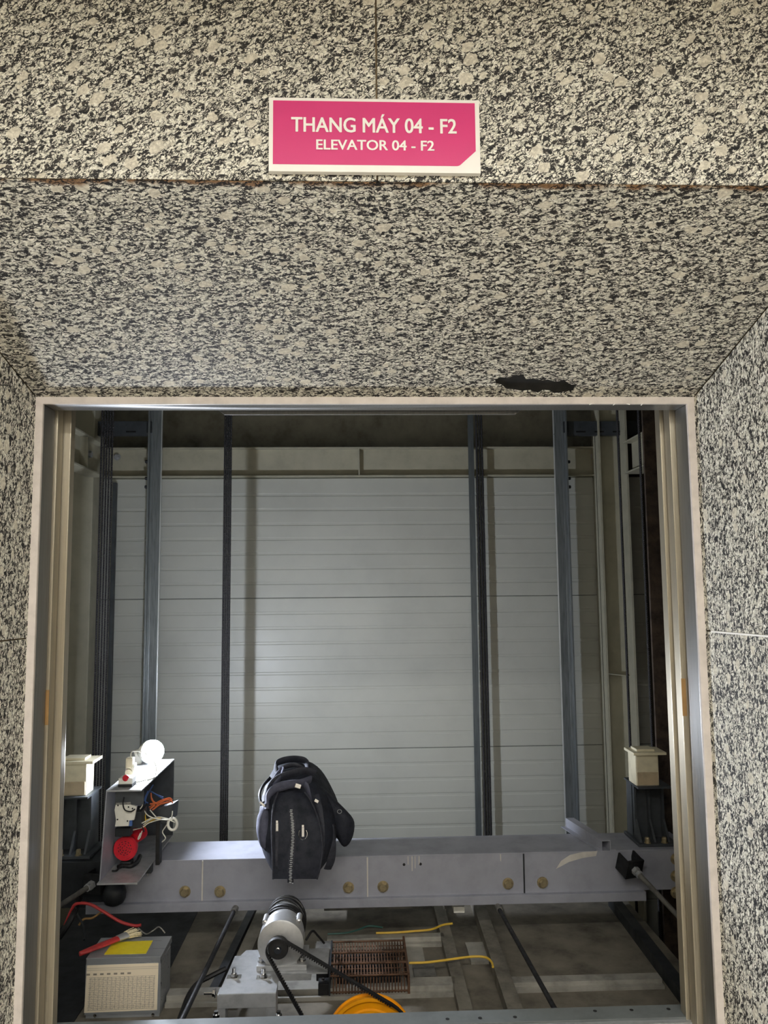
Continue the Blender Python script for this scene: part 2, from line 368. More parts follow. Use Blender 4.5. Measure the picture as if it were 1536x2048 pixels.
for sgn in (1, -1):
    if sgn > 0: xa = Vector((XO-XI, -SPL, 0)); o = Vector((XI, 0, 0))
    else: xa = Vector((XO-XI, SPL, 0)); o = Vector((-XO, -SPL, 0))
    JL = xa.length; zi, zo = (ZI, ZO) if sgn > 0 else (ZO, ZI)
    for z0, z1 in ((0, .45), (.45, ZJ)): slab(o, xa, (0, 0, 1), rect(0, JL, z0, z1), 'gr_jamb')
    slab(o, xa, (0, 0, 1), [(0, ZJ), (JL, ZJ), (JL, zo), (0, zi)], 'gr_jamb')
# white spacer left in the joint of the right reveal
xr = Vector((XO-XI, -SPL, 0)).normalized(); nr_ = Vector((xr.y, -xr.x, 0))
b = B(); o0 = Vector((XI, 0, ZJ-.003))+xr*.035
b.prism([o0-nr_*.01, o0+nr_*.004, o0+nr_*.004+xr*.36, o0-nr_*.01+xr*.36], (0, 0, .0045))
tag(obj('spacer_strip', b, 'sign_white'), 'thin white plastic strip stuck in the joint of the right granite reveal', 'strip')

# hall shell (behind the camera)
struct(obj('floor', B().box(-2.6, 2.6, -9.0, .06, -.05, 0), 'hall_floor'))
struct(obj('ceiling', B().box(-2.6, 2.6, -9.0, -SPL+.05, 3.0, 3.05), 'hall_ceiling'))
struct(obj('wall_left', B().box(-2.65, -2.6, -9.0, -SPL+.05, 0, 3.05), 'hall_wall'))
struct(obj('wall_right', B().box(2.6, 2.65, -9.0, -SPL+.05, 0, 3.05), 'hall_wall'))
struct(obj('wall_rear', B().box(-2.6, 2.6, -9.05, -9.0, 0, 3.05), 'hall_wall'))
for k, (ly_, lab) in enumerate(((-2.14, 'long white ceiling light nearest the elevator wall'), (-4.2, 'second long white ceiling light from the elevator wall'), (-6.3, 'unseen long white ceiling light added third from the elevator wall'), (-8.3, 'unseen long white ceiling light added at the far end of the hall'))):  # the two farthest lights are unseen, added to brighten the lintel
    t = thing('ceiling_light', lab, 'ceiling light', (0, ly_, 3.0), 'hall ceiling lights')
    hb = B(); hb.box(-1.35, 1.35, ly_-.10, ly_-.085, 2.955, 3.0); hb.box(-1.35, 1.35, ly_+.085, ly_+.10, 2.955, 3.0); hb.box(-1.35, -1.335, ly_-.10, ly_+.10, 2.955, 3.0); hb.box(1.335, 1.35, ly_-.10, ly_+.10, 2.955, 3.0)
    hb.box(-1.35, 1.35, ly_-.10, ly_+.10, 2.985, 3.0)
    obj('housing', hb, 'white_pl', t); obj('diffuser', B().box(-1.33, 1.33, ly_-.08, ly_+.08, 2.966, 2.972), 'diffuser', t)

# grout frame and stainless door frame
fr = thing('door_frame', 'stainless steel elevator door frame edged with pale pink grout', 'door frame', (0, 0, 0))
XJ, ZJH = .898, 2.111
b = B(); b.box(-XI-.004, XI+.004, -.006, .005, ZJH, ZI+.004, .002); obj('grout_strip', b, 'grout', fr)
for s in (-1, 1):
    obj('grout_strip', B().box(s*XJ, s*(XI+.004), -.006, .005, .0, ZJH+.001, .002), 'grout', fr)
    obj('jamb', B().box(s*XJ, s*(XJ+.035), .004, .081, .0, ZJH, .002), 'steel', fr)
b = B(); b.box(-XJ, XJ, .004, .074, ZJH, ZJH+.03, .002); obj('head', b, 'steel', fr)
zl = P(740, 830, .1).z; xa_, xb_ = P(437, 822, .1).x, P(1042, 822, .1).x; zh = P(740, 820, .1).z
obj('head_plate', B().prism([(-XJ-.06, .092, ZJH+.06), (-XJ-.06, .092, zh+.006), (xa_, .092, zh), (xa_+.018, .092, zl), (xb_-.018, .092, zl), (xb_, .092, zh), (XJ+.06, .092, zh+.003), (XJ+.06, .092, ZJH+.06)], (0, .008, 0)), 'steel', fr)
# four open door leaves, two slid back on each side
leaves = [(P(111, 1000, .085).x, -1, .085, .124), (P(138, 1000, .132).x, -1, .132, .166), (P(1346, 1000, .085).x, 1, .085, .126), (P(1326, 1000, .132).x, 1, .132, .168)]
labs = ['stainless door leaf slid open on the left, the one nearer the hall', 'stainless door leaf slid open on the left, the one nearer the shaft', 'stainless door leaf slid open on the right, the one nearer the hall', 'stainless door leaf slid open on the right, the one nearer the shaft']
for i, (x, s, y0, y1) in enumerate(leaves):
    d = struct(obj('door_%d' % (i+1), B().box(x, x+s*.5, y0, y1, .0, 2.20, .0025), 'steel_door'), labs[i], 'door')
    bb = B()
    if i in (0, 2):
        zt = (P(95, 1380, .085).z, P(95, 1450, .085).z) if i == 0 else (P(1368, 1357, .085).z, P(1368, 1432, .085).z)
        bb.box(x-s*.0004, x+s*.012, y0-.0006, y0+.001, zt[1], zt[0]); obj('adhesive_tape', bb, 'tape', d)
for px in (1181, 1228, 1255, 1283):
    q = P(px, 808, .0); obj('plaster_flake', B().obox(Matrix.Translation(q+V3(0, -.004, -.001))@Matrix.Rotation(random.uniform(-1, 1), 4, 'Y'), .010, .003, .002), 'sign_white', fr)
# header above the landing doors that carries the leaves, inside the shaft
tag(obj('door_track', B().box(-1.45, 1.45, .104, .17, 2.21, 2.34, .004), 'dark'), 'dark door track box above the open landing doors', 'door track')

# sign
ys = -SPL-.012
c = [P(538, 195, ys), P(958, 200, ys), P(962, 346, ys), P(537, 343, ys)]
x0, x1 = (c[0].x+c[3].x)/2, (c[1].x+c[2].x)/2; z1, z0 = (c[0].z+c[1].z)/2, (c[2].z+c[3].z)/2
W_, H_ = x1-x0, z1-z0
sg = thing('wall_sign', 'magenta and white sign plate reading elevator 04 F2 above the door', 'sign', (x0, ys, z0))
obj('backing_plate', B().box(x0, x1, ys, ys+.012, z0, z1, .0012), 'sign_white', sg)
pk = [(.02, .095), (.885, .095)]
for k in range(7):
    a = math.radians(-90+k*45/6); pk.append((.885+.03*W_/W_*math.cos(a)*.9, .095+.06+.06*math.sin(a)))
pk += [(.978, .30), (.978, .955), (.02, .955)]
obj('magenta_field', B().prism([(x0+u*W_, ys-.0008, z0+v*H_) for u, v in pk], (0, .0008, 0)), 'sign_pink', sg)
def text(body, u, v, h, wid, bold, name):
    cu = bpy.data.curves.new(name, 'FONT'); cu.body = body; cu.align_x = 'CENTER'; cu.size = 1; cu.offset = 0; cu.resolution_u = 4; cu.extrude = .0
    to = bpy.data.objects.new(name, cu); COL.objects.link(to); bpy.context.view_layer.update()
    me = bpy.data.meshes.new_from_object(to.evaluated_get(bpy.context.evaluated_depsgraph_get())); COL.objects.unlink(to); bpy.data.objects.remove(to)
    xs = [q.co.x for q in me.vertices]; zs = [q.co.y for q in me.vertices if True]
    cap = h; base = 0.0; capu = .73
    sxx = wid*W_/(max(xs)-min(xs)); szz = cap*H_/capu; cx = (max(xs)+min(xs))/2
    base_ = [Vector(((q.co.x-cx)*sxx+u*W_, -.0016, q.co.y*szz+v*H_)) for q in me.vertices]; fc = [tuple(p.vertices) for p in me.polygons]
    vs, fs = [], []
    for k, (du, dv) in enumerate(((0, 0), (-1, 0), (1, 0), (0, -.6), (0, .6), (-.8, -.5), (.8, .5), (-.8, .5), (.8, -.5))):   # heavier strokes
        n0 = len(vs); vs += [p+Vector((du*bold*sxx, -.00004*k, dv*bold*szz)) for p in base_]; fs += [tuple(i+n0 for i in f) for f in fc]
    m2 = bpy.data.meshes.new(name); m2.from_pydata(vs, [], fs); m2.materials.append(M['sign_white']); bpy.data.meshes.remove(me)
    o = bpy.data.objects.new(name, m2); COL.objects.link(o); o.parent = sg
    return o
text('THANG MÁY 04 - F2', .497, .533, .205, .78, .022, 'lettering')
text('ELEVATOR 04 - F2', .502, .295, .14, .555, .022, 'lettering')

# ================================================================== THE SHAFT
WY = 2.74
zp = [P(768, 1194, WY).z, P(768, 1497, WY).z]; PH = zp[0]-zp[1]; ztop = zb0_ = P(768, 953, 2.70).z-.002
wall_back = struct(obj('wall_back', B().box(-1.9, 1.85, WY+.006, WY+.06, -1.4, ztop-.005), 'dark'), 'ribbed light grey sandwich panel back wall of the shaft', 'wall')
def wpanel(z0, z1):
    prof = [(WY+.02, z0+.0015), (WY+.003, z0+.0015), (WY, z0+.005)]
    pitch = PH/10; k0 = 1; z = zp[0]-20*pitch
    while z < z1-.02:
        if z > z0+.02: prof += [(WY, z-.011), (WY+.0028, z-.007), (WY+.0028, z+.005), (WY, z+.009)]
        z += pitch
    prof += [(WY, z1-.005), (WY+.003, z1-.0015), (WY+.02, z1-.0015)]
    return obj('wall_panel', B().prism([(-1.86, y, z) for y, z in prof], (3.66, 0, 0)), 'panel', wall_back)
for k in range(-1, 3): wpanel(zp[1]-PH*k, min(zp[1]-PH*k+PH, ztop)) if k >= 0 else wpanel(zp[0], ztop)
struct(obj('wall_upper', B().box(-1.95, 1.85, 3.1, 3.15, 2.2, 4.2), 'concrete'), 'dark upper back wall of the shaft above the beam', 'wall')
struct(obj('ceiling_shaft', B().box(-1.95, 1.85, .1, 3.15, 4.2, 4.25), 'concrete'))
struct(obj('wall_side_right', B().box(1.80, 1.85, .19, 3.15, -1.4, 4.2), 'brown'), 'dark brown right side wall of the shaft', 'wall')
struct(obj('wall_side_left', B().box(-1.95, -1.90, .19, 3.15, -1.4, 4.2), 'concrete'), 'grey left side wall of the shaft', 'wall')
b = B(); b.box(-1.95, -1.42, .19, .24, -1.4, 4.2); b.box(1.42, 1.85, .19, .24, -1.4, 4.2); b.box(-1.42, 1.42, .19, .24, 2.36, 4.2)
struct(obj('wall_landing', b, 'concrete'), 'landing side wall of the shaft around the door opening', 'wall')

def ibeam_x(b, x0, x1, yc, z0, z1, w=.10, tf=.009, tw=.007):
    b.box(x0, x1, yc-w/2, yc+w/2, z1-tf, z1); b.box(x0, x1, yc-w/2, yc+w/2, z0, z0+tf); b.box(x0, x1, yc-tw/2, yc+tw/2, z0+tf, z1-tf)
def ibeam_y(b, y0, y1, xc, z0, z1, w=.10, tf=.009, tw=.007):
    b.box(xc-w/2, xc+w/2, y0, y1, z1-tf, z1); b.box(xc-w/2, xc+w/2, y0, y1, z0, z0+tf); b.box(xc-tw/2, xc+tw/2, y0, y1, z0+tf, z1-tf)
zb1, zb0 = P(768, 894, 2.70).z, P(768, 953, 2.70).z
bt = thing('steel_beam', 'cream painted I beam crossing the back of the shaft', 'beam', (0, 2.75, zb0))
b = B(); ibeam_x(b, -1.62, 1.56, 2.75, zb0, zb1); obj('beam_section', b, 'cream', bt)
xs_ = P(718, 920, 2.71).x; obj('stiffener', B().box(xs_-.004, xs_+.004, 2.702, 2.746, zb0+.009, zb1-.009), 'cream', bt)
b = B()
for px, py in ((234, 914), (1188, 913)): obj('bolt', B().hexbolt(P(px, py, 2.746), (0, -1, 0), .017, .016), 'galv', bt)
for px, py in ((1205, 915),):
    q = P(px, py, 2.62); obj('stiffener', B().box(q.x-.003, q.x+.003, 2.705, 2.746, zb0+.009, zb1-.009), 'cream', bt)
# columns at the back corners
xr0, xr1 = P(1208, 1200, 2.6).x, P(1248, 1200, 2.6).x
ct = thing('steel_column', 'cream steel column in the right back corner of the shaft', 'column', (xr0, 2.6, -1.4))
b = B(); b.box(xr0, xr0+.012, 2.60, 2.735, -1.4, 4.19); b.box(xr1+.02, xr1+.032, 2.52, 2.735, -1.4, 4.19); b.box(xr0, xr1+.02, 2.66, 2.67, -1.4, 4.19)
obj('column_section', b, 'cream', ct); q = P(1225, 1352, 2.6)
obj('gusset', B().prism([(xr0+.012, 2.60, q.z+.01), (xr1+.02, 2.60, q.z-.006), (xr1+.02, 2.66, q.z-.006), (xr0+.012, 2.66, q.z+.01)], (0, 0, .006)), 'cream', ct)
xl1 = P(180, 1200, 2.56).x
ct = thing('steel_column', 'cream steel column in the left back corner behind the rope bundle', 'column', (xl1, 2.56, -1.4))
obj('column_section', B().box(xl1-.2, xl1, 2.56, 2.735, -1.4, 4.19, .008), 'cream', ct)
# side beams running towards the landing
for s, xc, lab in ((-1, xl1+.02, 'cream I beam along the left shaft wall at the top corner'), (1, 1.66, 'cream I beam along the right shaft wall at the top corner')):
    st = thing('side_beam', lab, 'beam', (xc, .3, zb0))
    b = B(); ibeam_y(b, .3, 2.555 if s < 0 else 2.50, xc, zb0-.02, zb1-.01, .11); obj('beam_section', b, 'cream', st)
    for yy in ((2.40, 2.1) if s < 0 else (2.05, 1.85)): obj('bolt', B().hexbolt((xc-s*.004, yy, (zb0+zb1)/2), (-s, 0, 0), .02, .018), 'galv', st)
    obj('gusset', B().box(xc-s*.004, xc-s*.05, (2.25 if s < 0 else 1.97), (2.258 if s < 0 else 1.978), zb0-.01, zb1-.02), 'cream', st)
xq = P(226, 1100, 2.7).x
tag(obj('edge_trim', B().box(xq-.012, xq+.008, 2.70, 2.735, -1.4, P(226, 965, 2.7).z, .002), 'slate'), 'dark blue edge strip at the left end of the panel wall', 'trim')

# counterweight guide rails
YR = 2.62
def guide_rail(px, s, lab):
    x = P(px, 1150, YR).x
    t = thing('guide_rail', lab, 'rail', (x, YR, -1.4), 'counterweight guide rails')
    b = B(); b.box(x+s*.026, x+s*.036, YR-.045, YR+.045, -1.4, 4.15, .002); b.box(x-s*.036, x+s*.026, YR-.008, YR+.008, -1.4, 4.15, .002); b.box(x+s*.010, x+s*.028, YR-.014, YR+.014, -1.4, 4.15, .003); obj('rail_section', b, 'rail', t)
    obj('machined_edge', B().box(x-s*.0405, x-s*.0355, YR-.0085, YR+.0085, -1.4, 4.15, .0015), 'edge', t)
    for py in (925, 958, 975):
        z = P(px, py, YR).z; obj('bolt', B().hexbolt((x+s*.036, YR-.025, z), (s, 0, 0), .010, .016), 'dark', t)
    z0, z1 = P(px, 870, YR).z, P(px, 843, YR).z; xe = -1.86 if s < 0 else 1.75
    br = obj('rail_bracket', B().box(x+s*.04, xe, YR-.01, YR-.004, z0, z1, .001).box(x+s*.04, xe, YR-.01, YR+.025, z0-.004, z0), 'slate', t)
    for k in (.2, .45, .7):
        xx = x+s*.04+(xe-x-s*.04)*k; obj('slot', B().box(xx-.03, xx+.03, YR-.0115, YR-.009, z0+.014, z0+.024), 'void', br)
    obj('clip', B().box(x+s*.02, x+s*.05, YR-.03, YR-.012, z0+.01, z1-.005, .003), 'dark', t)
    return t
guide_rail(306, -1, 'steel guide rail standing behind the glowing bulb at the left')
guide_rail(1128, 1, 'steel guide rail at the right of the back wall')

# ropes
def rope(px, py, Y, r, lab, grp, z0=-1.3, dx=0, z1=4.15):
    p = P(px, py, Y); b = B(); b.cyl((p.x+dx, Y, z0), (p.x, Y, z1), r, 10)
    return tag(obj('steel_rope', b, 'rope', smooth=True), lab, 'rope', grp)
ords = ['first', 'second', 'third', 'fourth', 'fifth']
for i in range(5):
    rope(196+i*5.4, 1150, 1.95+.004*i, .0054, '%s dark rope from the left in the five-rope bundle near the left jamb' % ords[i], 'hoist ropes by the left jamb')
for i in range(4):
    rope(447+i*4.1, 1150, 2.2, .0054, '%s dark rope from the left in the narrow bundle left of centre' % ords[i], 'ropes left of centre')
xs_ = P(947, 1150, 2.68).x
tag(obj('steel_strip', B().box(xs_-.017, xs_+.019, 2.685, 2.690, -1.3, 4.15), 'strip'), 'flat grey steel strip running up the wall right of centre', 'strip')
for i, (px, r) in enumerate(((957.5, .0075), (963, .0062), (968, .0075))):
    rope(px, 1150, 2.664+.006*i, r, '%s dark rope from the left beside the flat steel strip' % ords[i], 'ropes by the steel strip', dx=.012)
rope(1247, 1150, 1.75, .0065, 'thin black governor rope in front of the right corner column', 'governor ropes')
rope(1284, 1000, 1.45, .0060, 'thin black governor rope beside the rusty rail on the right', 'governor ropes')
# rusty car rail on the right
xq = P(1296, 1200, 1.35).x
t = thing('rusty_rail', 'rust streaked car guide rail on the right of the shaft', 'rail', (xq, 1.3, -1.4))
obj('rail_section', B().box(xq-.008, xq+.05, 1.30, 1.316, -1.4, 4.15, .002).box(xq+.05, xq+.062, 1.28, 1.336, -1.4, 4.15, .002), 'rail_dark', t)

# ================================================================== THE CAR: ROOF AND CROSSHEAD
ZR = .2
RXL, RXR = -1.28, 1.16
car = thing('elevator_car_roof', 'dusty grey sheet metal roof of the elevator car with metal ribs', 'car roof', (0, .6, ZR))
obj('roof_sheet', B().box(RXL, RXR, .575, 2.3, ZR-.03, ZR), 'roof', car)
xd = P(338, 1900, .9).x; obj('dark_sheet', B().box(RXL, xd, .772, 1.9, ZR, ZR+.003), 'sheet_black', car); obj('dark_sheet', B().box(RXL, P(160, 1950, .6).x-.01, .578, .772, ZR, ZR+.003), 'sheet_black', car)  # near-black sheets added over the left end of the roof
obj('front_wall', B().box(RXL, RXR, .575, .60, -1.35, ZR-.03), 'dark', car)
def zray(px, py, z=ZR): return PZ(px, py, z)
def rib_y(px0, py0, px1, py1, w, h, mat='roof_rib', name='roof_rib'):       # from back (px0) to front
    a, b_ = zray(px0, py0, ZR+h), zray(px1, py1, ZR+h); d = (b_-a).normalized(); n = Vector((-d.y, d.x, 0))*w/2
    b = B(); b.prism([a+n, b_+n, b_-n, a-n], (0, 0, -h)); return obj(name, b, mat, car)
rib_y(872, 1790, 932, 2018, .045, .03); rib_y(952, 1790, 1030, 2016, .05, .045); rib_y(1225, 1790, 1372, 1980, .04, .045, 'dark'); rib_y(530, 1810, 452, 1990, .05, .035); rib_y(508, 1810, 420, 1990, .03, .02, 'dark')
def rib_x(px0, px1, py, py2, h, mat='roof_light'):
    a = zray(px0, py, ZR+h); c_ = zray(px1, py, ZR+h); f_ = zray((px0+px1)/2, py2, ZR+h)
    ym = (a.y+c_.y)/2
    b = B(); b.box(a.x, c_.x, f_.y, ym, ZR, ZR+h, .002); b.box(a.x, c_.x, f_.y-.02, f_.y, ZR, ZR+h*.45, .001)
    return obj('cross_rib', b, mat, car)
rib_x(655, 888, 1868, 1876, .03); rib_x(556, 912, 1957, 1975, .03); rib_x(340, 455, 1975, 1990, .03); rib_x(1018, 1318, 1949, 1962, .025)
a = zray(948, 1884, ZR+.01); obj('patch_plate', B().box(a.x-.035, a.x+.035, a.y-.16, a.y, ZR, ZR+.01, .001), 'roof_light', car)
a = zray(745, 1960, ZR+.004); obj('patch_plate', B().box(a.x-.22, a.x+.20, a.y, a.y+.30, ZR, ZR+.004), 'roof_light', car)
a = zray(845, 1952, ZR+.012); obj('patch_plate', B().box(a.x-.03, a.x+.05, a.y, a.y+.09, ZR, ZR+.012, .001), 'galv_old', car)
a = zray(740, 1812, .30); obj('under_plate', B().box(P(648, 1812, a.y).x, P(838, 1812, a.y).x, a.y, a.y+.25, .285, .30, .001), 'galv_old', car)
# black brace rods from the crosshead down to the front of the roof
# front header of the door operator
hd = thing('door_header', 'long grey steel header bar along the front edge of the car roof', 'header', (0, .17, .30))
HZ = .40; hl, hr = P(60, 2044, .2).x, P(1365, 2010, .2).x
b = B(); b.box(hl, hr, .135, .20, HZ-.004, HZ, .001); b.box(hl, hr, .135, .139, HZ-.05, HZ-.002); obj('channel', b, 'header', hd); obj('lower_lip', B().box(hl, hr, .118, .135, HZ-.02, HZ-.006, .001), 'galv', hd)
for px, py in ((895, 2038), (960, 2036), (1030, 2034), (1190, 2022), (1263, 2020), (1337, 2018)):
    q = PZ(px, py, HZ+.0005); obj('slot_hole', B().lathe(q, q+V3(0, 0, 1), [(0, .0055), (.0006, .0055)], 12), 'void', hd)
obj('end_plate', B().prism([(hr, .135, HZ), (hr+.03, .11, HZ-.03), (hr+.03, .11, HZ-.30), (hr, .135, HZ-.30)], (.002, .06, 0)), 'slate', hd)
obj('support', B().box(hl, hr, .19, .196, -.1, HZ-.004), 'dark', hd)

CZ1, CZ0, CY0, CY1 = .546, .392, 1.05, 1.27
cl, cr = P(212, 1725, 1.05).x, 1.30
ch = thing('crosshead_beam', 'long grey painted crosshead beam across the car with brass coloured bolts', 'beam', (0, 1.15, CZ0))
b = B(); b.box(cl, cr, CY0, CY0+.008, CZ0, CZ1-.004); b.box(cl, cr, CY0, CY1, CZ1-.008, CZ1, .003, 3); b.box(cl, cr, CY1-.008, CY1, CZ0, CZ1-.004)
obj('beam_body', b, 'cross', ch)
obj('bottom_flange', B().box(P(172, 1800, 1.03).x, P(1292, 1780, 1.03).x, 1.028, 1.20, CZ0-.033, CZ0, .002), 'cross', ch)
for px in (405, 735, 1048):
    x = P(px, 1750, CY0).x; obj('weld_seam', B().box(x-.0028, x+.0028, CY0-.0035, CY0+.002, CZ0, CZ1-.004, .0012), 'dust' if px < 1000 else 'dark', ch)
for px, py in ((370, 1783), (440, 1783), (697, 1775), (766, 1773), (1016, 1767), (1085, 1765)):
    obj('bolt', B().hexbolt(P(px, py, CY0), (0, -1, 0), .0165, .016), 'brass', ch)
for px, py in ((1352, 1718), (1352, 1752), (1352, 1785)):
    obj('bolt', B().hexbolt(P(px, py, CY0), (0, -1, 0), .017, .016), 'brass', ch)
for px, py in ((808, 1729), (841, 1728)):
    q = P(px, py, CY0); obj('bolt_hole', B().lathe(q-V3(0, .0006, 0), q-V3(0, 1, 0), [(0, .0055), (.0005, .0055)], 14), 'void', ch)
# plaster drips and smears on the paint
b = B()
for px, py, w_, l_ in ((824, 1712, .004, .055), (830, 1712, .003, .045), (838, 1712, .004, .03), (816, 1712, .003, .03), (1001, 1708, .004, .025), (291, 1722, .004, .03), (296, 1722, .004, .05)):
    q = P(px, py, CY0); b.box(q.x-w_/2, q.x+w_/2, CY0-.0012, CY0, CZ1-.006-l_, CZ1-.004, .0005, 1)
obj('plaster_drip', b, 'dust', ch)
b = B(); pts = [(1122, 1722), (1140, 1710), (1165, 1704), (1195, 1702), (1192, 1712), (1165, 1716), (1138, 1724), (1112, 1738)]
b.prism([P(px, py, CY0-.0006) for px, py in pts], (0, .0006, 0)); obj('plaster_smear', b, 'dust', ch)

# hat channel lying on the beam
q0 = PZ(1212, 1700, CZ1+.002); X0 = q0.x; y0, y1 = CY0+.0, 1.36
hc_ = [(X0-.055, 0), (X0-.022, 0), (X0-.022, .036), (X0+.022, .036), (X0+.022, 0), (X0+.055, 0), (X0+.055, .003), (X0+.025, .003), (X0+.025, .039), (X0-.025, .039), (X0-.025, .003), (X0-.055, .003)]
hc_ = [(X0+(x-X0)*.72, z) for x, z in hc_]
b = B(); b.prism([(x, y0, CZ1+.0005+z) for x, z in hc_], (-.06, y1-y0, 0)); tag(obj('hat_channel', b, 'cross'), 'short grey hat profile channel lying across the crosshead beam', 'channel')

# guide shoes with oil cups on the beam ends
def shoe(px, s, lab, lab2, pcup):
    xc = P(px, 1640, 1.16).x
    t = thing('guide_shoe', lab, 'bracket', (xc, 1.16, CZ1), 'guide shoes on the beam ends')
    zt = P(px, 1592 if s < 0 else 1572, 1.13).z
    obj('shoe_base', B().box(xc-.07, xc+.09, 1.08, 1.26, CZ1, CZ1+.012, .002), 'slate', t)
    for dx in (-.058, .0, .058): obj('side_plate', B().prism([(xc+dx, 1.10, CZ1+.012), (xc+dx, 1.25, CZ1+.012), (xc+dx, 1.24, zt), (xc+dx, 1.15, zt), (xc+dx, 1.15, CZ1+.09)], (.009, 0, 0)), 'slate', t)
    obj('back_plate', B().box(xc-.058, xc+.067, 1.17, 1.18, CZ1+.012, zt, .001), 'slate', t)
    obj('top_plate', B().box(xc-.065, xc+.075, 1.08, 1.25, zt, zt+.008, .001), 'slate', t)
    for dx in (-.03, .04): obj('bolt', B().hexbolt((xc+dx, 1.095, CZ1+.012), (0, 0, 1), .010, .02), 'brass', t)
    z0 = zt+.008; (ax, bx), zc = pcup, None
    c0, c1 = P(ax, 1550, 1.10).x, P(bx, 1550, 1.10).x
    o = thing('oil_cup', lab2, 'oil cup', ((c0+c1)/2, 1.14, z0), 'oil cups on the guide shoes')
    zh_ = .125
    b = B(); b.box(c0, c1, 1.10, 1.19, z0, z0+zh_, .006); obj('cup_body', b, 'ivory', o)
    b = B(); b.box(c0-.012, c1+.03, 1.085, 1.20, z0+zh_, z0+zh_+.011, .003); b.box(c0+.01, c1-.01, 1.11, 1.18, z0+zh_+.011, z0+zh_+.02, .003); obj('lid', b, 'ivory', o)
    b = B(); b.box(c0+.004, c1-.004, 1.0975, 1.1005, z0+.004, z0+.055, .001, 1); obj('lower_shade', b, 'oil', o)  # front strip with the lower half's shade put into its colour
shoe(1296, 1, 'slate grey guide shoe bracket on the right end of the crosshead', 'ivory plastic oil cup on the right guide shoe', (1272, 1318))
shoe(150, -1, 'slate grey guide shoe bracket at the left end of the crosshead', 'ivory plastic oil cup on the left guide shoe', (118, 173))
obj_l = B().box(P(100, 1750, 1.06).x, cl+.02, 1.06, 1.25, CZ0-.02, CZ1-.002, .003)
tag(obj('beam_end_box', obj_l, 'dark'), 'dark steel end piece between the crosshead and the left guide shoe', 'bracket')
# black ball-like damper under the inspection box
q = P(229, 1785, 1.0); b = B(); b.lathe(q-V3(0, 0, .045), q+V3(0, 0, 1), [(0, .02), (.008, .034), (.025, .042), (.045, .044), (.065, .038), (.082, .022), (.088, .008)], 20)
tag(obj('rubber_buffer', b, 'dark', smooth=True), 'glossy black rounded buffer at the left foot of the crosshead', 'buffer')

# diagonal brace rods with clamps
def brace(p0, p1, lab, s):
    t = thing('brace_rod', lab, 'rod', p0, 'diagonal brace rods')
    d = (p1-p0).normalized()
    obj('rod', B().cyl(p0-d*.03, p1, .0095, 12), 'galv_old', t, smooth=True)
    m = Matrix.Translation(p0)@d.to_track_quat('Y', 'Z').to_matrix().to_4x4()
    b = B(); b.obox(m@Matrix.Translation((0, .0, 0)), .075, .012, .075, .002); b.obox(m@Matrix.Translation((-.034, -.03, 0)), .008, .06, .07, .002); b.obox(m@Matrix.Translation((.034, -.03, 0)), .008, .06, .07, .002); obj('clamp', b, 'black', t)
    b = B(); b.lathe(p0+d*.006, p0+d, [(0, .017), (.014, .017)], 6); b.lathe(p0+d*.026, p0+d, [(0, .015), (.012, .015)], 6); obj('nut', b, 'galv', t)
brace(P(1268, 1738, .99), P(1420, 1900, .62), 'diagonal brace rod clamped to the right end of the crosshead', 1)
brace(P(186, 1768, .99), P(60, 1850, .66), 'diagonal brace rod clamped to the left end of the crosshead', -1)
def stay(p0, p1, lab):
    t = thing('stay_rod', lab, 'rod', p0, 'stay rods over the roof')
    d = (p1-p0).normalized(); obj('rod', B().cyl(p0, p1, .008, 10), 'black', t, smooth=True)
    obj('sleeve', B().cyl(p0+d*.02, p0+d*.11, .0125, 10), 'galv_old', t, smooth=True)
    obj('foot', B().obox(Matrix.Translation(p1), .016, .02, .02, .002), 'dark', t)
stay(P(988, 1800, 1.10), P(1114, 2026, .20), 'black stay rod slanting over the right half of the roof')
stay(P(478, 1802, 1.10), P(358, 2052, .20), 'black stay rod slanting down past the grey control box')
tag(obj('white_connector', B().box(P(906, 1815, 1.1).x, P(928, 1815, 1.1).x, 1.08, 1.13, P(917, 1822, 1.1).z, P(917, 1810, 1.1).z, .003), 'white_pl'), 'small white connector block under the crosshead beam', 'connector')

# ================================================================== INSPECTION STATION, LAMP, BELL
IY0, IY1 = .82, 1.33
ix0, ix1 = P(226, 1578, IY0).x, P(283, 1578, IY0).x
zs = P(255, 1580, IY0).z; zb = .558
st = thing('inspection_station', 'open grey metal inspection box full of wires at the left end of the crosshead', 'control box', (ix0, IY0, zb))
obj('base_plate', B().box(ix0-.04, ix1, IY0-.03, IY1, zb-.006, zb, .001), 'galv', st)
obj('top_shelf', B().box(ix0-.025, ix1, IY0, IY1, zs-.006, zs, .001), 'galv', st)
obj('side_panel', B().prism([(ix0-.038, IY0-.01, zb), (ix0-.038, IY1, zb), (ix0-.025, IY1, zs-.006), (ix0-.025, IY0-.0, zs-.006)], (.004, 0, 0)), 'cross', st)
obj('rear_panel', B().box(ix0-.03, ix1, IY1-.006, IY1, zb, zs-.006), 'slate', st)
obj('front_apron', B().box(ix0, ix1+.0, IY0+.03, IY0+.034, zs-.06, zs-.006), 'slate', st)
obj('support_angle', B().box(ix0+.01, ix1-.01, 1.02, 1.047, zb-.05, zb-.006, .001), 'slate', st)
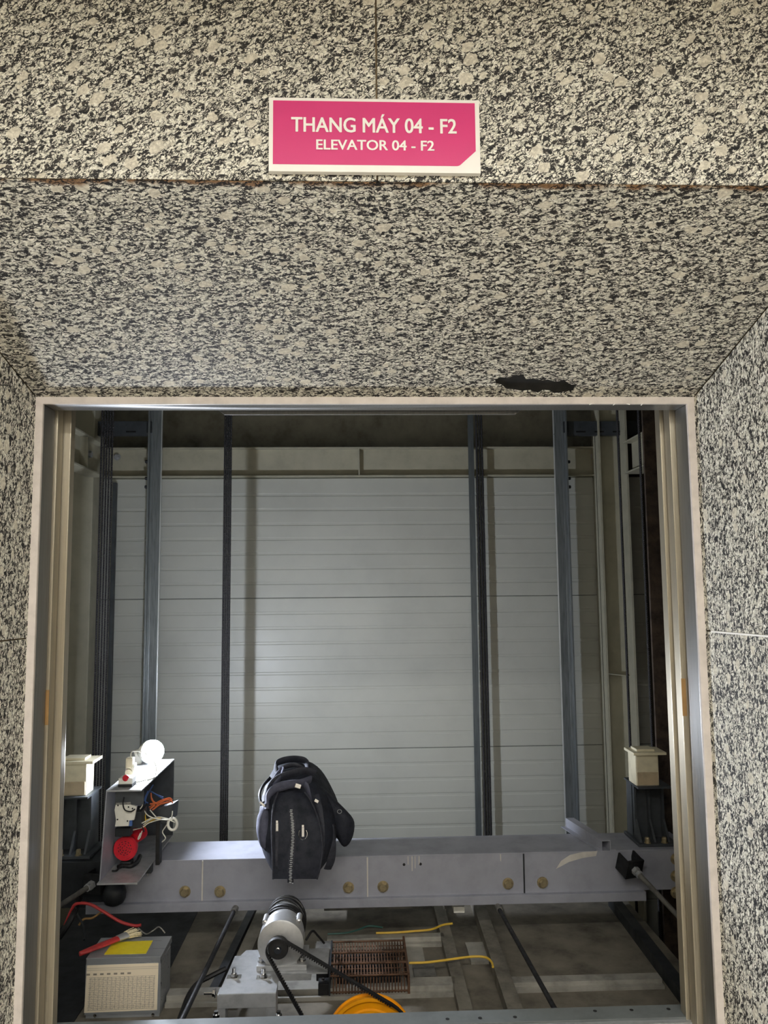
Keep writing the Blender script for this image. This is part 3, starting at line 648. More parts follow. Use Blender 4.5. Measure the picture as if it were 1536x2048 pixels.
# circuit board with notches
pb = [(232, 1606), (261, 1604), (262, 1610), (273, 1613), (268, 1640), (258, 1641), (257, 1652), (230, 1653), (232, 1640), (229, 1620)]
yb = .85
pc = obj('circuit_board', B().prism([P(px, py, yb) for px, py in pb], (0, .012, 0)), 'white_pl', st)
for px, py in ((236, 1611), (257, 1614), (235, 1639), (255, 1642), (265, 1617)): q = P(px, py, yb-.0006); obj('screw_hole', B().lathe(q, q-V3(0, 1, 0), [(0, .003), (.0008, .003)], 8), 'void', pc)
obj('contactor', B().box(P(262, 1630, .88).x, P(284, 1630, .88).x, .87, .95, P(270, 1655, .88).z, P(270, 1622, .88).z, .004), 'dark', st)
obj('blue_terminal', B().box(P(256, 1648, .86).x, P(264, 1648, .86).x, .858, .875, P(260, 1652, .86).z, P(260, 1640, .86).z, .001), 'b_wire', st)
def wires(mat, lines, r, name='wire'):
    for ln_ in lines: obj(name, B().tube([P(*p) for p in ln_], r, 6, 5), mat, st, smooth=True)
wires('w_wire', [[(262, 1654, .9), (285, 1650, .9), (300, 1640, .92), (318, 1634, .93), (345, 1640, .93)], [(266, 1660, .9), (284, 1655, .9), (300, 1645, .92), (330, 1638, .92), (350, 1645, .92)],
                 [(288, 1620, .92), (295, 1630, .9), (310, 1637, .9), (335, 1640, .9)], [(284, 1662, .9), (280, 1675, .88), (276, 1678, .88), (281, 1666, .88)],
                 [(345, 1622, .96), (343, 1634, .95), (332, 1652, .95), (325, 1664, .96), (331, 1676, .96), (324, 1684, .97)], [(300, 1620, .92), (312, 1634, .91)], [(283, 1598, .9), (285, 1610, .89), (280, 1618, .88)], [(265, 1652, .88), (284, 1646, .88), (303, 1636, .9)]], .0021)
obj('wire_loop', B().tube([P(346+9*math.sin(a)-1, 1648-12*math.cos(a), .93) for a in [k*.5 for k in range(13)]], .0052, 8, 4), 'white_pl', st, smooth=True)
wires('yellow', [[(290, 1622, .93), (291, 1640, .92), (290, 1655, .92)], [(288, 1640, .93), (305, 1637, .93), (322, 1636, .93)], [(289, 1650, .93), (302, 1642, .92), (314, 1636, .92)], [(292, 1630, .94), (289, 1648, .93)]], .0022)
wires('o_wire', [[(303, 1596, 1.0), (308, 1610, 1.0), (300, 1618, .99)], [(300, 1608, 1.0), (318, 1606, 1.0), (332, 1600, 1.0), (343, 1602, 1.0), (346, 1611, 1.0)], [(302, 1612, 1.01), (320, 1602, 1.01), (338, 1596, 1.01), (344, 1600, 1.02)], [(298, 1614, 1.02), (315, 1611, 1.02), (335, 1604, 1.02)], [(302, 1586, 1.0), (304, 1600, 1.0), (316, 1609, 1.0)], [(305, 1620, 1.0), (322, 1608, 1.0), (340, 1604, 1.0)]], .0030)
wires('b_wire', [[(306, 1570, 1.1), (298, 1583, 1.05), (292, 1595, 1.0), (290, 1608, .98)], [(304, 1574, 1.1), (295, 1588, 1.05), (291, 1600, 1.0)], [(300, 1582, 1.05), (315, 1590, 1.03), (326, 1594, 1.02)], [(303, 1583, 1.05), (320, 1594, 1.03), (330, 1600, 1.02)], [(296, 1582, 1.0), (289, 1600, .98), (296, 1606, .97)]], .0024)
wires('black', [[(248, 1594, .84), (246, 1608, .84), (250, 1620, .838), (262, 1623, .838), (270, 1618, .84)], [(262, 1600, .86), (275, 1602, .86), (283, 1608, .87)], [(284, 1620, .93), (294, 1634, .93), (300, 1644, .95)], [(270, 1640, .9), (285, 1655, .9), (288, 1664, .9)], [(318, 1650, 1.0), (320, 1670, 1.0), (321, 1684, 1.02)]], .0026)
obj('cable_trunk', B().box(P(313, 1660, 1.0).x, P(321, 1660, 1.0).x, .99, 1.03, zb-.01, P(315, 1642, 1.0).z, .003), 'black', st)
obj('junction_box', B().prism([P(316, 1618, .98), P(345, 1608, .98), P(342, 1640, .98), P(322, 1648, .98)], (.01, .06, .0)), 'slate', st)
b = B(); b.box(P(226, 1655, .9).x+.01, P(262, 1655, .9).x, .89, .93, P(240, 1672, .9).z, P(240, 1655, .9).z, .004); obj('relay_block', b, 'dark', st)
zq = zb+.008; b = B(); b.tube([PZ(236, 1734, zq), PZ(247, 1731, zq), PZ(262, 1732, zq), PZ(274, 1724, zq), PZ(280, 1712, zq)], .008, 8, 4); b.tube([PZ(224, 1742, zq-.004), PZ(233, 1741, zq-.004), PZ(239, 1734, zq)], .0035, 6, 4); obj('black_plug', b, 'black', st, smooth=True)

# push button block and charger on the shelf
q0, q1 = P(236, 1572, .86), P(264, 1572, .86)
t = thing('push_button_box', 'small white box with a red button on the shelf of the inspection station', 'button box', ((q0.x+q1.x)/2, .88, zs))
obj('box_foot', B().box(q0.x, q1.x, .86, .92, zs, zs+.010, .002), 'black', t); obj('box_body', B().box(q0.x, q1.x, .862, .918, zs+.010, zs+.032, .003), 'white_pl', t)
xm = (q0.x+q1.x)/2; obj('button', B().lathe((xm, .875, zs+.026), (xm, .80, zs+.08), [(0, .012), (.012, .012), (.016, .009)], 16), 'red_pl', t, smooth=True)
q = P(262, 1545, .98)
t = thing('plug_adapter', 'white plug adapter standing on the inspection box shelf below the bulb', 'plug', (q.x, .98, zs))
b = B(); b.box(q.x-.018, q.x+.016, .965, 1.0, zs, zs+.06, .006); obj('adapter_body', b, 'white_pl', t)
b = B(); b.box(q.x-.015, q.x+.012, .955, .985, zs+.045, zs+.085, .006); b.cyl((q.x-.002, .953, zs+.03), (q.x-.002, .966, zs+.03), .013, 16); obj('plug_top', b, 'ivory', t)
obj('cord', B().tube([(q.x, .97, zs+.085), (q.x+.005, .98, zs+.105), (q.x+.04, 1.02, zs+.09), (q.x+.075, 1.05, zs+.04), (q.x+.085, 1.0, zs+.004), (q.x+.06, .94, zs+.004), (q.x+.02, .90, zs+.004)], .0028, 8, 6), 'w_wire', t, smooth=True)
LP = P(305, 1503, 1.2)
t = thing('work_bulb', 'glaring white light bulb at the top of the inspection box', 'light bulb', (LP.x, LP.y, zs))
bx = Vector((.78, -.56, .15)).normalized()                 # the LED bulb lies on its side, its globe towards the shaft's middle
obj('bulb_globe', B().lathe(LP-bx*.012, LP+bx, [(0, .0445), (.012, .046), (.024, .0445), (.036, .039), (.046, .030), (.053, .018), (.0555, .001)], 28), 'bulb', t, smooth=True)
obj('heat_sink', B().lathe(LP-bx*.0125, LP-bx, [(0, .0465), (.010, .0465), (.04, .032), (.06, .021), (.066, .0135), (.088, .0135)], 24), 'white_pl', t, smooth=True)
sb = LP-bx*.088
obj('clip_stand', B().box(sb.x-.012, sb.x+.012, sb.y-.012, sb.y+.012, zs, sb.z, .002), 'white_pl', t)
# red alarm bell
q = P(250, 1696, .93)
t = thing('alarm_bell', 'round red plastic alarm buzzer with a grille on the inspection box', 'buzzer', (q.x, .95, zb))
fd = Vector((.0, -1, .1)).normalized()
obj('bell_body', B().lathe(q+V3(0, .05, -.004), q+V3(0, -1, .0), [(0, .036), (.02, .040), (.036, .044), (.046, .045), (.052, .042)], 32), 'red_pl', t, smooth=True)
obj('horn', B().lathe(q+V3(.022, .035, .022), q+V3(.05, .14, .05), [(0, .020), (.03, .028), (.05, .030), (.055, .026)], 24), 'red_pl', t, smooth=True)
gr_ = obj('grille_disc', B().lathe(q+V3(0, -.0015, 0), q+V3(0, -1, 0), [(0, .042), (.003, .040)], 32), 'red_pl', t)
b = B()
for R_, n_ in ((.009, 5), (.017, 9), (.024, 12)):
    for k in range(n_):
        a = 2*math.pi*k/n_+R_*40; c0 = q+V3(R_*math.cos(a), -.0046, R_*math.sin(a))
        b.obox(Matrix.Translation(c0)@Matrix.Rotation(-a+1.57, 4, 'Y'), .0068, .0008, .0024)
obj('grille_slot', b, 'dark', gr_)['kind'] = 'stuff'
b = B(); b.box(q.x-.02, q.x+.02, .94, .98, zb, zb+.022, .004); obj('mount_foot', b, 'dark', t)

# ================================================================== BACKPACK ON THE BEAM
bz = CZ1+.001
bk = thing('backpack', 'black nylon backpack with metal zipper sitting on the crosshead beam', 'backpack', (P(592, 1765, .85).x, 1.0, bz))
levels = [  # z, left px, right px, py, front Y, back Y
    (.000, 552, 636, 1764, .800, 1.20), (.012, 541, 645, 1758, .785, 1.22), (.050, 526, 662, 1735, .780, 1.23), (.100, 513, 673, 1705, .782, 1.24), (.150, 508, 677, 1675, .788, 1.24),
    (.200, 510, 674, 1645, .800, 1.24), (.240, 515, 664, 1620, .815, 1.24), (.280, 522, 652, 1596, .840, 1.22), (.315, 532, 640, 1572, .875, 1.20), (.345, 544, 626, 1550, .920, 1.17), (.362, 560, 610, 1538, .97, 1.12)]
def ring(z, l, r, py, y0, y1, n=40, ex=3.2):
    xl, xr = P(l, py, y0+.05).x, P(r, py, y0+.05).x; cx, cy, hx, hy = (xl+xr)/2, (y0+y1)/2, (xr-xl)/2, (y1-y0)/2; o = []
    for k in range(n):
        a = 2*math.pi*k/n; ca, sa = math.cos(a), math.sin(a)
        wob = 1+.02*math.sin(5*a+z*40)+.012*math.sin(11*a-z*70)
        o.append(Vector((cx+hx*abs(ca)**(2/ex)*math.copysign(1, ca)*wob, cy+hy*abs(sa)**(2/ex)*math.copysign(1, sa)*wob, bz+z)))
    return o
b = B(); rs = [[b.bm.verts.new(p) for p in ring(*L)] for L in levels]
for q, n in zip(rs, rs[1:]):
    for i in range(40): b.bm.faces.new((q[i], q[(i+1) % 40], n[(i+1) % 40], n[i]))
b.bm.faces.new(rs[0][::-1]); b.bm.faces.new(rs[-1]); body = obj('bag_body', b, 'fabric', bk, smooth=True, ang=80)
md = body.modifiers.new('smooth', 'SUBSURF'); md.levels = md.render_levels = 1
def yfront(py):                                        # front surface of the bag at image row py
    t = [(L[3], L[4]) for L in levels]
    for (a, ya), (c_, yc) in zip(t, t[1:]):
        if c_ <= py <= a: return ya+(yc-ya)*(a-py)/(a-c_)
    return t[0][1] if py > t[0][0] else t[-1][1]
def F(px, py, off=.004): return P(px, py, yfront(py)-off)
# front pocket panel, slightly proud, with piping
rows = [1758, 1735, 1705, 1675, 1645, 1620, 1600, 1585]
lft = [546, 546, 545, 544, 544, 546, 550, 556]; rgt = [634, 640, 644, 643, 638, 630, 620, 610]
b = B(); fr_, bk_ = [], []
for y_, l_, r_ in zip(rows, lft, rgt):
    fr_.append([b.bm.verts.new(F(l_+(r_-l_)*k/6, y_, .010+.016*math.sin(math.pi*k/6)**.6)) for k in range(7)])
    bk_.append([b.bm.verts.new(F(l_+(r_-l_)*k/6, y_, -.03)) for k in range(7)])
for i in range(len(rows)-1):
    for k in range(6):
        b.bm.faces.new((fr_[i][k], fr_[i][k+1], fr_[i+1][k+1], fr_[i+1][k])); b.bm.faces.new((bk_[i][k], bk_[i+1][k], bk_[i+1][k+1], bk_[i][k+1]))
    b.bm.faces.new((fr_[i][0], fr_[i+1][0], bk_[i+1][0], bk_[i][0])); b.bm.faces.new((fr_[i][6], bk_[i][6], bk_[i+1][6], fr_[i+1][6]))
for k in range(6): b.bm.faces.new((fr_[0][k], bk_[0][k], bk_[0][k+1], fr_[0][k+1])); b.bm.faces.new((fr_[-1][k], fr_[-1][k+1], bk_[-1][k+1], bk_[-1][k]))
fp = obj('front_pocket', b, 'fabric', bk, smooth=True, ang=60)
for mm, side in ((lft, 0), (rgt, 1)):
    obj('piping', B().tube([F(m_, y_, .012) for m_, y_ in zip(mm, rows)], .0035, 8, 3), 'fabric2', fp, smooth=True)
def zip_off(px, y_):
    i = min(range(len(rows)), key=lambda k: abs(rows[k]-y_)); u = max(0, min(1, (px-lft[i])/(rgt[i]-lft[i]))); return .010+.016*math.sin(math.pi*u)**.6
zb_ = B(); zp_ = [(581, 1765), (581, 1740), (583, 1712), (585, 1690), (586, 1665), (585, 1645), (582, 1620)]
obj('zipper_tape', zb_.tube([F(px, py, zip_off(px, py)) for px, py in zp_], lambda t: (.011, .0022), 8, 4, flat=(1, 0, 0)), 'fabric2', fp, smooth=True)
b = B(); n_ = 44
for k in range(n_):
    t_ = k/(n_-1)*(len(zp_)-1); i = min(int(t_), len(zp_)-2); u = t_-i; px = zp_[i][0]*(1-u)+zp_[i+1][0]*u; py = zp_[i][1]*(1-u)+zp_[i+1][1]*u
    b.obox(Matrix.Translation(F(px+(.5 if k % 2 else -.5), py, zip_off(px, py)+.0032)), .009, .003, .0026)
zt_ = obj('zipper_teeth', b, 'galv', fp); zt_['kind'] = 'stuff'; zt_['label'] = 'silver zipper teeth'
obj('side_zip_line', B().tube([F(px, py, zip_off(px, py)+.001) for px, py in ((553, 1732), (553, 1700), (554, 1668), (555, 1640))], lambda t: (.006, .002), 6, 3, flat=(1, 0, 0)), 'fabric2', fp, smooth=True)
for px, py in ((554, 1655), (606, 1664)):
    q = F(px, py, zip_off(px, py)+.004)
    pu = obj('zip_pull', B().obox(Matrix.Translation(q), .009, .003, .034, .0014).obox(Matrix.Translation(q+V3(0, -.002, .021)), .008, .006, .010, .001), 'chrome', fp)
    if px > 600: obj('pull_ring', B().tube([q+V3(.015*math.sin(a), -.002, -.006-.020*math.cos(a)+.0) for a in [-2.3+k*.46 for k in range(11)]], .0016, 6, 3), 'chrome', fp, smooth=True)
q = F(582, 1764, .025); obj('zip_pull', B().obox(Matrix.Translation(q+V3(.006, 0, .004)), .004, .003, .02, .001), 'chrome', fp)
# left side pocket and grey mesh
b = B(); b.tube([P(534, 1692, .85), P(529, 1662, .85), P(530, 1632, .86), P(537, 1612, .88)], lambda t: (.008+.022*math.sin(math.pi*min(1, t+.08))**.5, .01+.03*math.sin(math.pi*min(1, t+.08))**.5), 12, 4, flat=(1, 0, 0)); obj('side_pocket', b, 'lining', bk, smooth=True)
# crumpled straps and handle on the top
def strap(pts, wd, th, mat='fabric2', name='strap'):
    return obj(name, B().tube([P(*p) for p in pts], lambda t: (wd, th), 10, 5, flat=(.2, -.5, 1)), mat, bk, smooth=True)
strap([(534, 1618, .84), (536, 1596, .85), (550, 1578, .85), (575, 1570, .84), (600, 1567, .86), (620, 1560, .90)], .020, .009, 'lining')
strap([(530, 1605, .86), (536, 1580, .88), (552, 1562, .90), (580, 1550, .92), (608, 1544, .94), (626, 1550, .96)], .024, .010, 'fabric2')
strap([(541, 1568, .92), (556, 1548, .94), (566, 1540, .94), (560, 1556, .90), (546, 1572, .88)], .014, .006, 'lining')
strap([(556, 1552, .95), (552, 1530, .97), (566, 1521, .98), (592, 1518, .98), (612, 1524, .98), (616, 1546, .97)], .016, .007, 'fabric', 'carry_handle')
strap([(562, 1542, .95), (570, 1534, .95), (590, 1530, .95), (604, 1536, .95)], .010, .005, 'fabric2')
strap([(600, 1566, .87), (612, 1572, .87), (618, 1590, .86), (622, 1612, .84)], .016, .006, 'lining')
strap([(523, 1610, .87), (519, 1590, .89), (526, 1572, .92), (540, 1556, .95)], .010, .005, 'black')
obj('buckle', B().obox(Matrix.Translation(P(596, 1572, .83))@Matrix.Rotation(.3, 4, 'Y'), .022, .006, .016, .002), 'chrome', bk)
b = B(); b.obox(Matrix.Translation(P(525, 1608, .84))@Matrix.Rotation(.7, 4, 'Y'), .024, .005, .008, .001); obj('buckle', b, 'chrome', bk)
# big right-hand flap and side compression strap
fl = [(640, 1574), (652, 1582), (668, 1600), (686, 1617), (700, 1632), (706, 1642), (705, 1660), (700, 1678), (690, 1690), (682, 1688), (674, 1672), (662, 1660), (648, 1654), (638, 1640)]
fc_ = (668, 1634); b = B(); rg = []
for sc_, dy in ((.35, -.052), (.72, -.046), (.92, -.030), (1.0, 0), (.95, .03), (.7, .05), (.3, .055)):
    rg.append([b.bm.verts.new(P(fc_[0]+(px-fc_[0])*sc_*1.13, fc_[1]+(py-fc_[1])*sc_*1.12, .97-.0006*(px-640)+dy)) for px, py in fl])
for q, n in zip(rg, rg[1:]):
    for i in range(len(fl)): b.bm.faces.new((q[i], q[(i+1) % len(fl)], n[(i+1) % len(fl)], n[i]))
b.bm.faces.new(rg[0][::-1]); b.bm.faces.new(rg[-1])
wf = obj('hanging_flap', b, 'fabric', bk, smooth=True, ang=80); wm_ = wf.modifiers.new('smooth', 'SUBSURF'); wm_.levels = wm_.render_levels = 1
q = P(679, 1623, .888); obj('emblem', B().tube([q+V3(.008*math.cos(a), 0, .007*math.sin(a)) for a in [k*.6 for k in range(12)]], .0012, 6, 2), 'galv', wf, smooth=True)
obj('side_strap', B().tube([P(632, 1590, .86), P(640, 1625, .81), P(644, 1670, .80), P(640, 1712, .80)], lambda t: (.012, .004), 8, 5, flat=(1, -.3, 0)), 'fabric2', bk, smooth=True)
obj('side_strap', B().tube([P(660, 1650, .86), P(664, 1690, .85), P(662, 1720, .85), P(655, 1738, .86)], lambda t: (.016, .004), 8, 5, flat=(1, .4, 0)), 'fabric2', bk, smooth=True)
obj('buckle', B().obox(Matrix.Translation(P(633, 1602, .83))@Matrix.Rotation(.5, 4, 'Y'), .016, .006, .012, .002), 'chrome', bk)

# ================================================================== DOOR OPERATOR
PLZ = .358
mc = P(561, 1889, .55); MR = .0755
bl, br_ = P(437, 1978, .413).x, P(552, 1978, .413).x
t = thing('motor_bracket', 'bent galvanised bracket plate carrying the door motor', 'bracket', ((bl+br_)/2, .5, 0))
obj('top_plate', B().prism([(bl, .413, PLZ), (br_, .413, PLZ), (br_, .53, PLZ), (br_+.155, .53, PLZ), (br_+.155, .70, PLZ), (bl+.045, .70, PLZ), (bl+.03, .66, PLZ), (bl+.012, .66, PLZ)], (0, 0, -.004)), 'galv', t)
obj('front_flange', B().box(bl, br_, .411, .415, PLZ-.042, PLZ-.001, .001), 'galv', t)
obj('leg', B().box(bl-.004, bl+.022, .412, .46, -.02, PLZ-.004, .001), 'galv', t)
obj('leg', B().box(br_-.03, br_, .412, .47, -.02, PLZ-.004, .001), 'galv', t)
for px, py in ((468, 1954), (527, 1955)):
    q = PZ(px, py, PLZ); obj('bolt', B().hexbolt(q, (0, 0, 1), .0105, .010).lathe(q+V3(0, 0, .01), q+V3(0, 0, 1), [(0, .006), (.018, .006)], 10).obox(Matrix.Translation(q+V3(0, 0, .001)), .045, .024, .002, .0008), 'chrome', t)
q = P(431, 1986, .42); obj('side_bolt', B().hexbolt(q, (-1, 0, 0), .010, .008).cyl(q, q-V3(.035, 0, 0), .0045, 10), 'chrome', t)
for px in (432, 557):
    q = P(px, 2048, .36); obj('adjusting_screw', B().cyl((q.x, .36, .10), (q.x, .36, P(px, 2022, .36).z), .0065, 10).lathe((q.x, .36, P(px, 2045, .36).z), (q.x, .36, 2), [(0, .012), (.012, .012)], 6).lathe((q.x, .36, P(px, 2034, .36).z), (q.x, .36, 2), [(0, .011), (.008, .011)], 6), 'chrome', t, smooth=True, ang=30)
mt = thing('door_motor', 'grey cast aluminium door motor with a black belt pulley', 'motor', (mc.x, .62, PLZ))
ax = Vector((mc.x+.012, 1.55, mc.z+.0)); A0 = Vector((mc.x, .55, mc.z))
obj('gear_housing', B().lathe(A0, ax, [(0, .070), (.003, MR), (.062, MR), (.066, .070), (.080, .070)], 48), 'alu', mt, smooth=True, ang=30)
obj('motor_body', B().lathe(A0+V3(.001, .08, 0), ax, [(0, .066), (.005, .068), (.03, .068), (.034, .063), (.14, .061), (.165, .057), (.18, .045), (.185, .02)], 40), 'alu', mt, smooth=True, ang=30)
for a in (.75, 2.4, 3.9, 5.5):
    c0 = A0+V3(math.cos(a)*.076, .045, math.sin(a)*.076); obj('lug', B().cyl(c0, c0+V3(0, .05, 0), .0095, 12), 'alu', mt, smooth=True)
    obj('lug_screw', B().hexbolt(c0, (0, -1, 0), .006, .008), 'chrome', mt)
b = B(); b.box(mc.x-.078, mc.x+.086, .545, .69, PLZ, PLZ+.018, .004); b.box(mc.x-.05, mc.x+.055, .552, .66, PLZ+.018, PLZ+.036, .006); obj('mounting_foot', b, 'alu', mt)
for dx in (-.066, .07):
    obj('foot_bolt', B().hexbolt((mc.x+dx, .575, PLZ+.018), (0, 0, 1), .0085, .012).cyl((mc.x+dx, .575, PLZ+.03), (mc.x+dx, .575, PLZ+.042), .005, 10), 'chrome', mt)
b = B(); hel = []
for k in range(60):
    a = k*.42; hel.append(A0+V3(.002+.0675*math.cos(a), .155+.028*math.sin(k*.37)+.02*math.sin(k*.11), .0675*math.sin(a)))
b.tube(hel, .0042, 6, 2); b.tube([h+V3(0, .022+.012*math.sin(i*.5), 0)+(h-A0).normalized()*-.001 for i, h in enumerate(hel[:45])], .0042, 6, 2)
wb_ = obj('wrapped_cable', b, 'black', mt, smooth=True); wb_['label'] = 'black cable wrapped around the motor'
pcn = P(556, 1898, .515)
pl = obj('pulley', B().lathe(pcn+V3(0, .022, 0), pcn+V3(0, -1, 0), [(0, .033), (.022, .033), (.025, .031), (.026, .013)], 36), 'black', mt, smooth=True, ang=30)
obj('pulley_hub', B().lathe(pcn+V3(0, -.002, 0), pcn+V3(0, -1, 0), [(0, .0125), (.006, .0125), (.006, .006), (.010, .006)], 20), 'chrome', pl, smooth=True, ang=30)
obj('shaft', B().cyl(pcn+V3(0, .02, 0), pcn+V3(0, .05, 0), .010, 14), 'chrome', mt)
wc = P(740, 2087, .515); WR = .142
wt = thing('belt_wheel', 'bright orange belt wheel rising behind the header', 'wheel', (wc.x, .52, wc.z-WR))
obj('rim', B().lathe(wc+V3(0, .026, 0), wc+V3(0, -1, 0), [(0, WR), (.005, WR), (.006, WR-.006), (.028, WR-.006), (.030, WR), (.036, WR), (.037, WR-.010), (.030, WR-.012), (.030, WR-.034), (.036, WR-.038), (.036, WR-.052), (.024, WR-.056), (.024, .03), (.034, .028), (.034, .012)], 72), 'orange', wt, smooth=True, ang=30)
# toothed belt round pulley and wheel
dv = wc-pcn; dd = dv.length; dh = dv/dd; nh = Vector((-dh.z, 0, dh.x)); nh = nh if nh.z > 0 else -nh
r1, r2 = .034, WR-.004; sp = (r2-r1)/dd; cp_ = math.sqrt(1-sp*sp)
n1 = nh*cp_-dh*sp; n2 = -nh*cp_-dh*sp
a1, b1, a2, b2 = pcn+n1*r1, wc+n1*r2, pcn+n2*r1, wc+n2*r2
def arc(c_, r_, v0, v1, far):
    o = []
    a0, a1_ = math.atan2(v0.z, v0.x), math.atan2(v1.z, v1.x); am = math.atan2(far.z, far.x)
    d = (a1_-a0) % (2*math.pi); m = (am-a0) % (2*math.pi)
    if m > d: d -= 2*math.pi
    n = 24
    return [c_+Vector((math.cos(a0+d*k/n), 0, math.sin(a0+d*k/n)))*r_ for k in range(n+1)]
loop = arc(pcn, r1, n2, n1, -dh)+arc(wc, r2, n1, n2, dh)
b = B(); yb0, yb1 = .497, .515; vs = []
cen = (pcn+wc)/2
for i, p in enumerate(loop):
    pv, nx = loop[i-1], loop[(i+1) % len(loop)]; tg = (nx-pv).normalized(); nn = Vector((-tg.z, 0, tg.x))
    if nn.dot(p-cen) < 0: nn = -nn
    vs.append([b.bm.verts.new((p+nn*o_).to_tuple()[:1]+(y_,)+(p+nn*o_).to_tuple()[2:]) for o_, y_ in ((0, yb0), (.0045, yb0), (.0045, yb1), (0, yb1))])
for q, n in zip(vs, vs[1:]+vs[:1]):
    for i in range(4): b.bm.faces.new((q[i], q[(i+1) % 4], n[(i+1) % 4], n[i]))
belt = thing('toothed_belt', 'black toothed drive belt running from the motor pulley to the orange wheel', 'belt', (pcn.x, .51, pcn.z))
obj('belt_band', b, 'black', belt)
b = B()
for s0, s1, nn in ((a1, b1, n1), (a2, b2, n2)):
    L = (s1-s0).length; k = 0; u_ = (s1-s0)/L
    ang_ = math.atan2(u_.z, u_.x)
    while k*.0085 < L:
        c0 = s0+u_*(k*.0085)-nn*.0018; c0.y = (yb0+yb1)/2; b.obox(Matrix.Translation(c0)@Matrix.Rotation(-ang_, 4, 'Y'), .0042, yb1-yb0, .0045); k += 1
obj('belt_teeth', b, 'black', belt)['kind'] = 'stuff'

# resistor grid
RZ = ZR+.07
ra, rb = PZ(665, 1886, RZ), PZ(815, 1950, RZ); rx0, rx1, ry0, ry1 = PZ(660, 1950, RZ).x, PZ(816, 1950, RZ).x, rb.y, ra.y
t = thing('resistor_grid', 'rusty wire cage resistor on the roof right of the motor', 'resistor', ((rx0+rx1)/2, (ry0+ry1)/2, ZR))
b = B(); nb = 24
for k in range(nb):
    x = rx0+.012+(rx1-rx0-.024)*k/(nb-1); b.box(x-.0022, x+.0022, ry0, ry1, RZ-.004, RZ); b.box(x-.0022, x+.0022, ry0, ry0+.004, ZR+.005, RZ)
    b.box(x-.0022, x+.0022, ry1-.004, ry1, ZR+.005, RZ)
ms = obj('cage_mesh', b, 'rust', t); ms['kind'] = 'stuff'
for u in (0, .34, .66, 1): obj('cage_rod', B().cyl((rx0, ry0+(ry1-ry0)*u, RZ+.003), (rx1, ry0+(ry1-ry0)*u, RZ+.003), .0036, 8), 'rust', t)
for u in (.12, .24, .45, .56, .78, .9): obj('cage_wire', B().cyl((rx0, ry0+(ry1-ry0)*u, RZ-.004), (rx1, ry0+(ry1-ry0)*u, RZ-.004), .0018, 6), 'rust', t)
obj('cage_rod', B().cyl((rx0, ry0, ZR+.02), (rx1, ry0, ZR+.02), .003, 8), 'rust', t)
for u in (.2, .5, .8): obj('resistor_coil', B().lathe((rx0+.02, ry0+(ry1-ry0)*u, ZR+.032), (rx1, ry0+(ry1-ry0)*u, ZR+.032), [(k*.004, .019 if k % 2 else .016) for k in range(int((rx1-rx0-.04)/.004))], 14), 'dark', t)
obj('end_plate', B().box(rx0-.004, rx0+.002, ry0-.01, ry1+.01, ZR, RZ+.006, .001), 'dark', t)
obj('end_plate', B().box(rx1-.002, rx1+.006, ry0-.01, ry1+.03, ZR, RZ+.006, .001), 'rust', t)
obj('terminal_block', B().box(rx0-.05, rx0-.005, ry0+.06, ry0+.16, ZR, RZ-.005, .004).box(rx0-.04, rx0-.004, ry0-.005, ry0+.04, ZR, RZ-.02, .003), 'black', t)
obj('terminal_bracket', B().box(rx0-.06, rx0-.004, ry1-.05, ry1+.02, ZR, RZ, .002), 'galv_old', t)
obj('terminal_screw', B().hexbolt((rx0-.025, ry0+.02, RZ-.02), (0, 0, 1), .006, .006).hexbolt((rx0-.02, ry0+.1, RZ-.005), (0, 0, 1), .005, .006), 'chrome', t)

# ================================================================== GREY CONTROL BOX, BRUSH
kx0, kx1 = P(172, 1915, .6).x, P(322, 1915, .6).x; kz = P(250, 1915, .6).z; ky1 = PZ(343, 1872, kz).y; ky0 = .60
t = thing('control_box', 'brushed grey metal control box with a printed table on its front', 'control box', (kx0, ky0, ZR))
obj('box_body', B().box(kx0+.003, kx1-.003, ky0+.003, ky1-.002, ZR, kz-.03, .001), 'box', t)
b = B(); b.box(kx0, kx1, ky0, ky1, kz-.0015, kz, .0006, 1); b.box(kx0, kx1, ky0, ky0+.0015, ZR+.012, kz-.001); b.box(kx0, kx0+.0015, ky0, ky1, kz-.02, kz-.001); b.box(kx1-.0015, kx1, ky0, ky1, kz-.02, kz-.001)
obj('cover', b, 'box', t)
pq = [P(168, 2026, ky0-.0008), P(314, 2020, ky0-.0008), P(317, 1926, ky0-.0008), P(174, 1931, ky0-.0008)]
me = bpy.data.meshes.new('printed_table')
vv = [p-t.location for p in pq]+[p-t.location+V3(0, .0006, 0) for p in pq]
me.from_pydata(vv, [], [(0, 1, 2, 3), (7, 6, 5, 4), (0, 4, 5, 1), (1, 5, 6, 2), (2, 6, 7, 3), (3, 7, 4, 0)])
uvl = me.uv_layers.new(name='UVMap'); uvc = [(0, 0), (1, 0), (1, 1), (0, 1)]*2
for lp in me.loops: uvl.data[lp.index].uv = uvc[lp.vertex_index]
me.materials.append(M['table']); o = bpy.data.objects.new('printed_table', me); COL.objects.link(o); o.parent = t; o['label'] = 'cream sheet printed with a fine table'
for px, py in ((190, 2031), (306, 2029)):
    q = P(px, py, ky0); obj('screw', B().lathe(q, q-V3(0, 1, 0), [(0, .006), (.002, .005), (.003, .002)], 14), 'chrome', t, smooth=True)
tp = [(208, 1909), (292, 1907), (306, 1881), (226, 1884)]
obj('yellow_sticker', B().prism([PZ(px, py, kz+.0006) for px, py in tp], (0, 0, -.0005)), 'yel_st', t)
t = thing('paint_brush', 'flat paint brush with red handle lying across the grey control box', 'brush', tuple(PZ(215, 1890, kz+.001)))
h0, h1 = PZ(159, 1908, kz+.012), PZ(276, 1861, kz+.020); bd = (h1-h0).normalized(); BL = (h1-h0).length
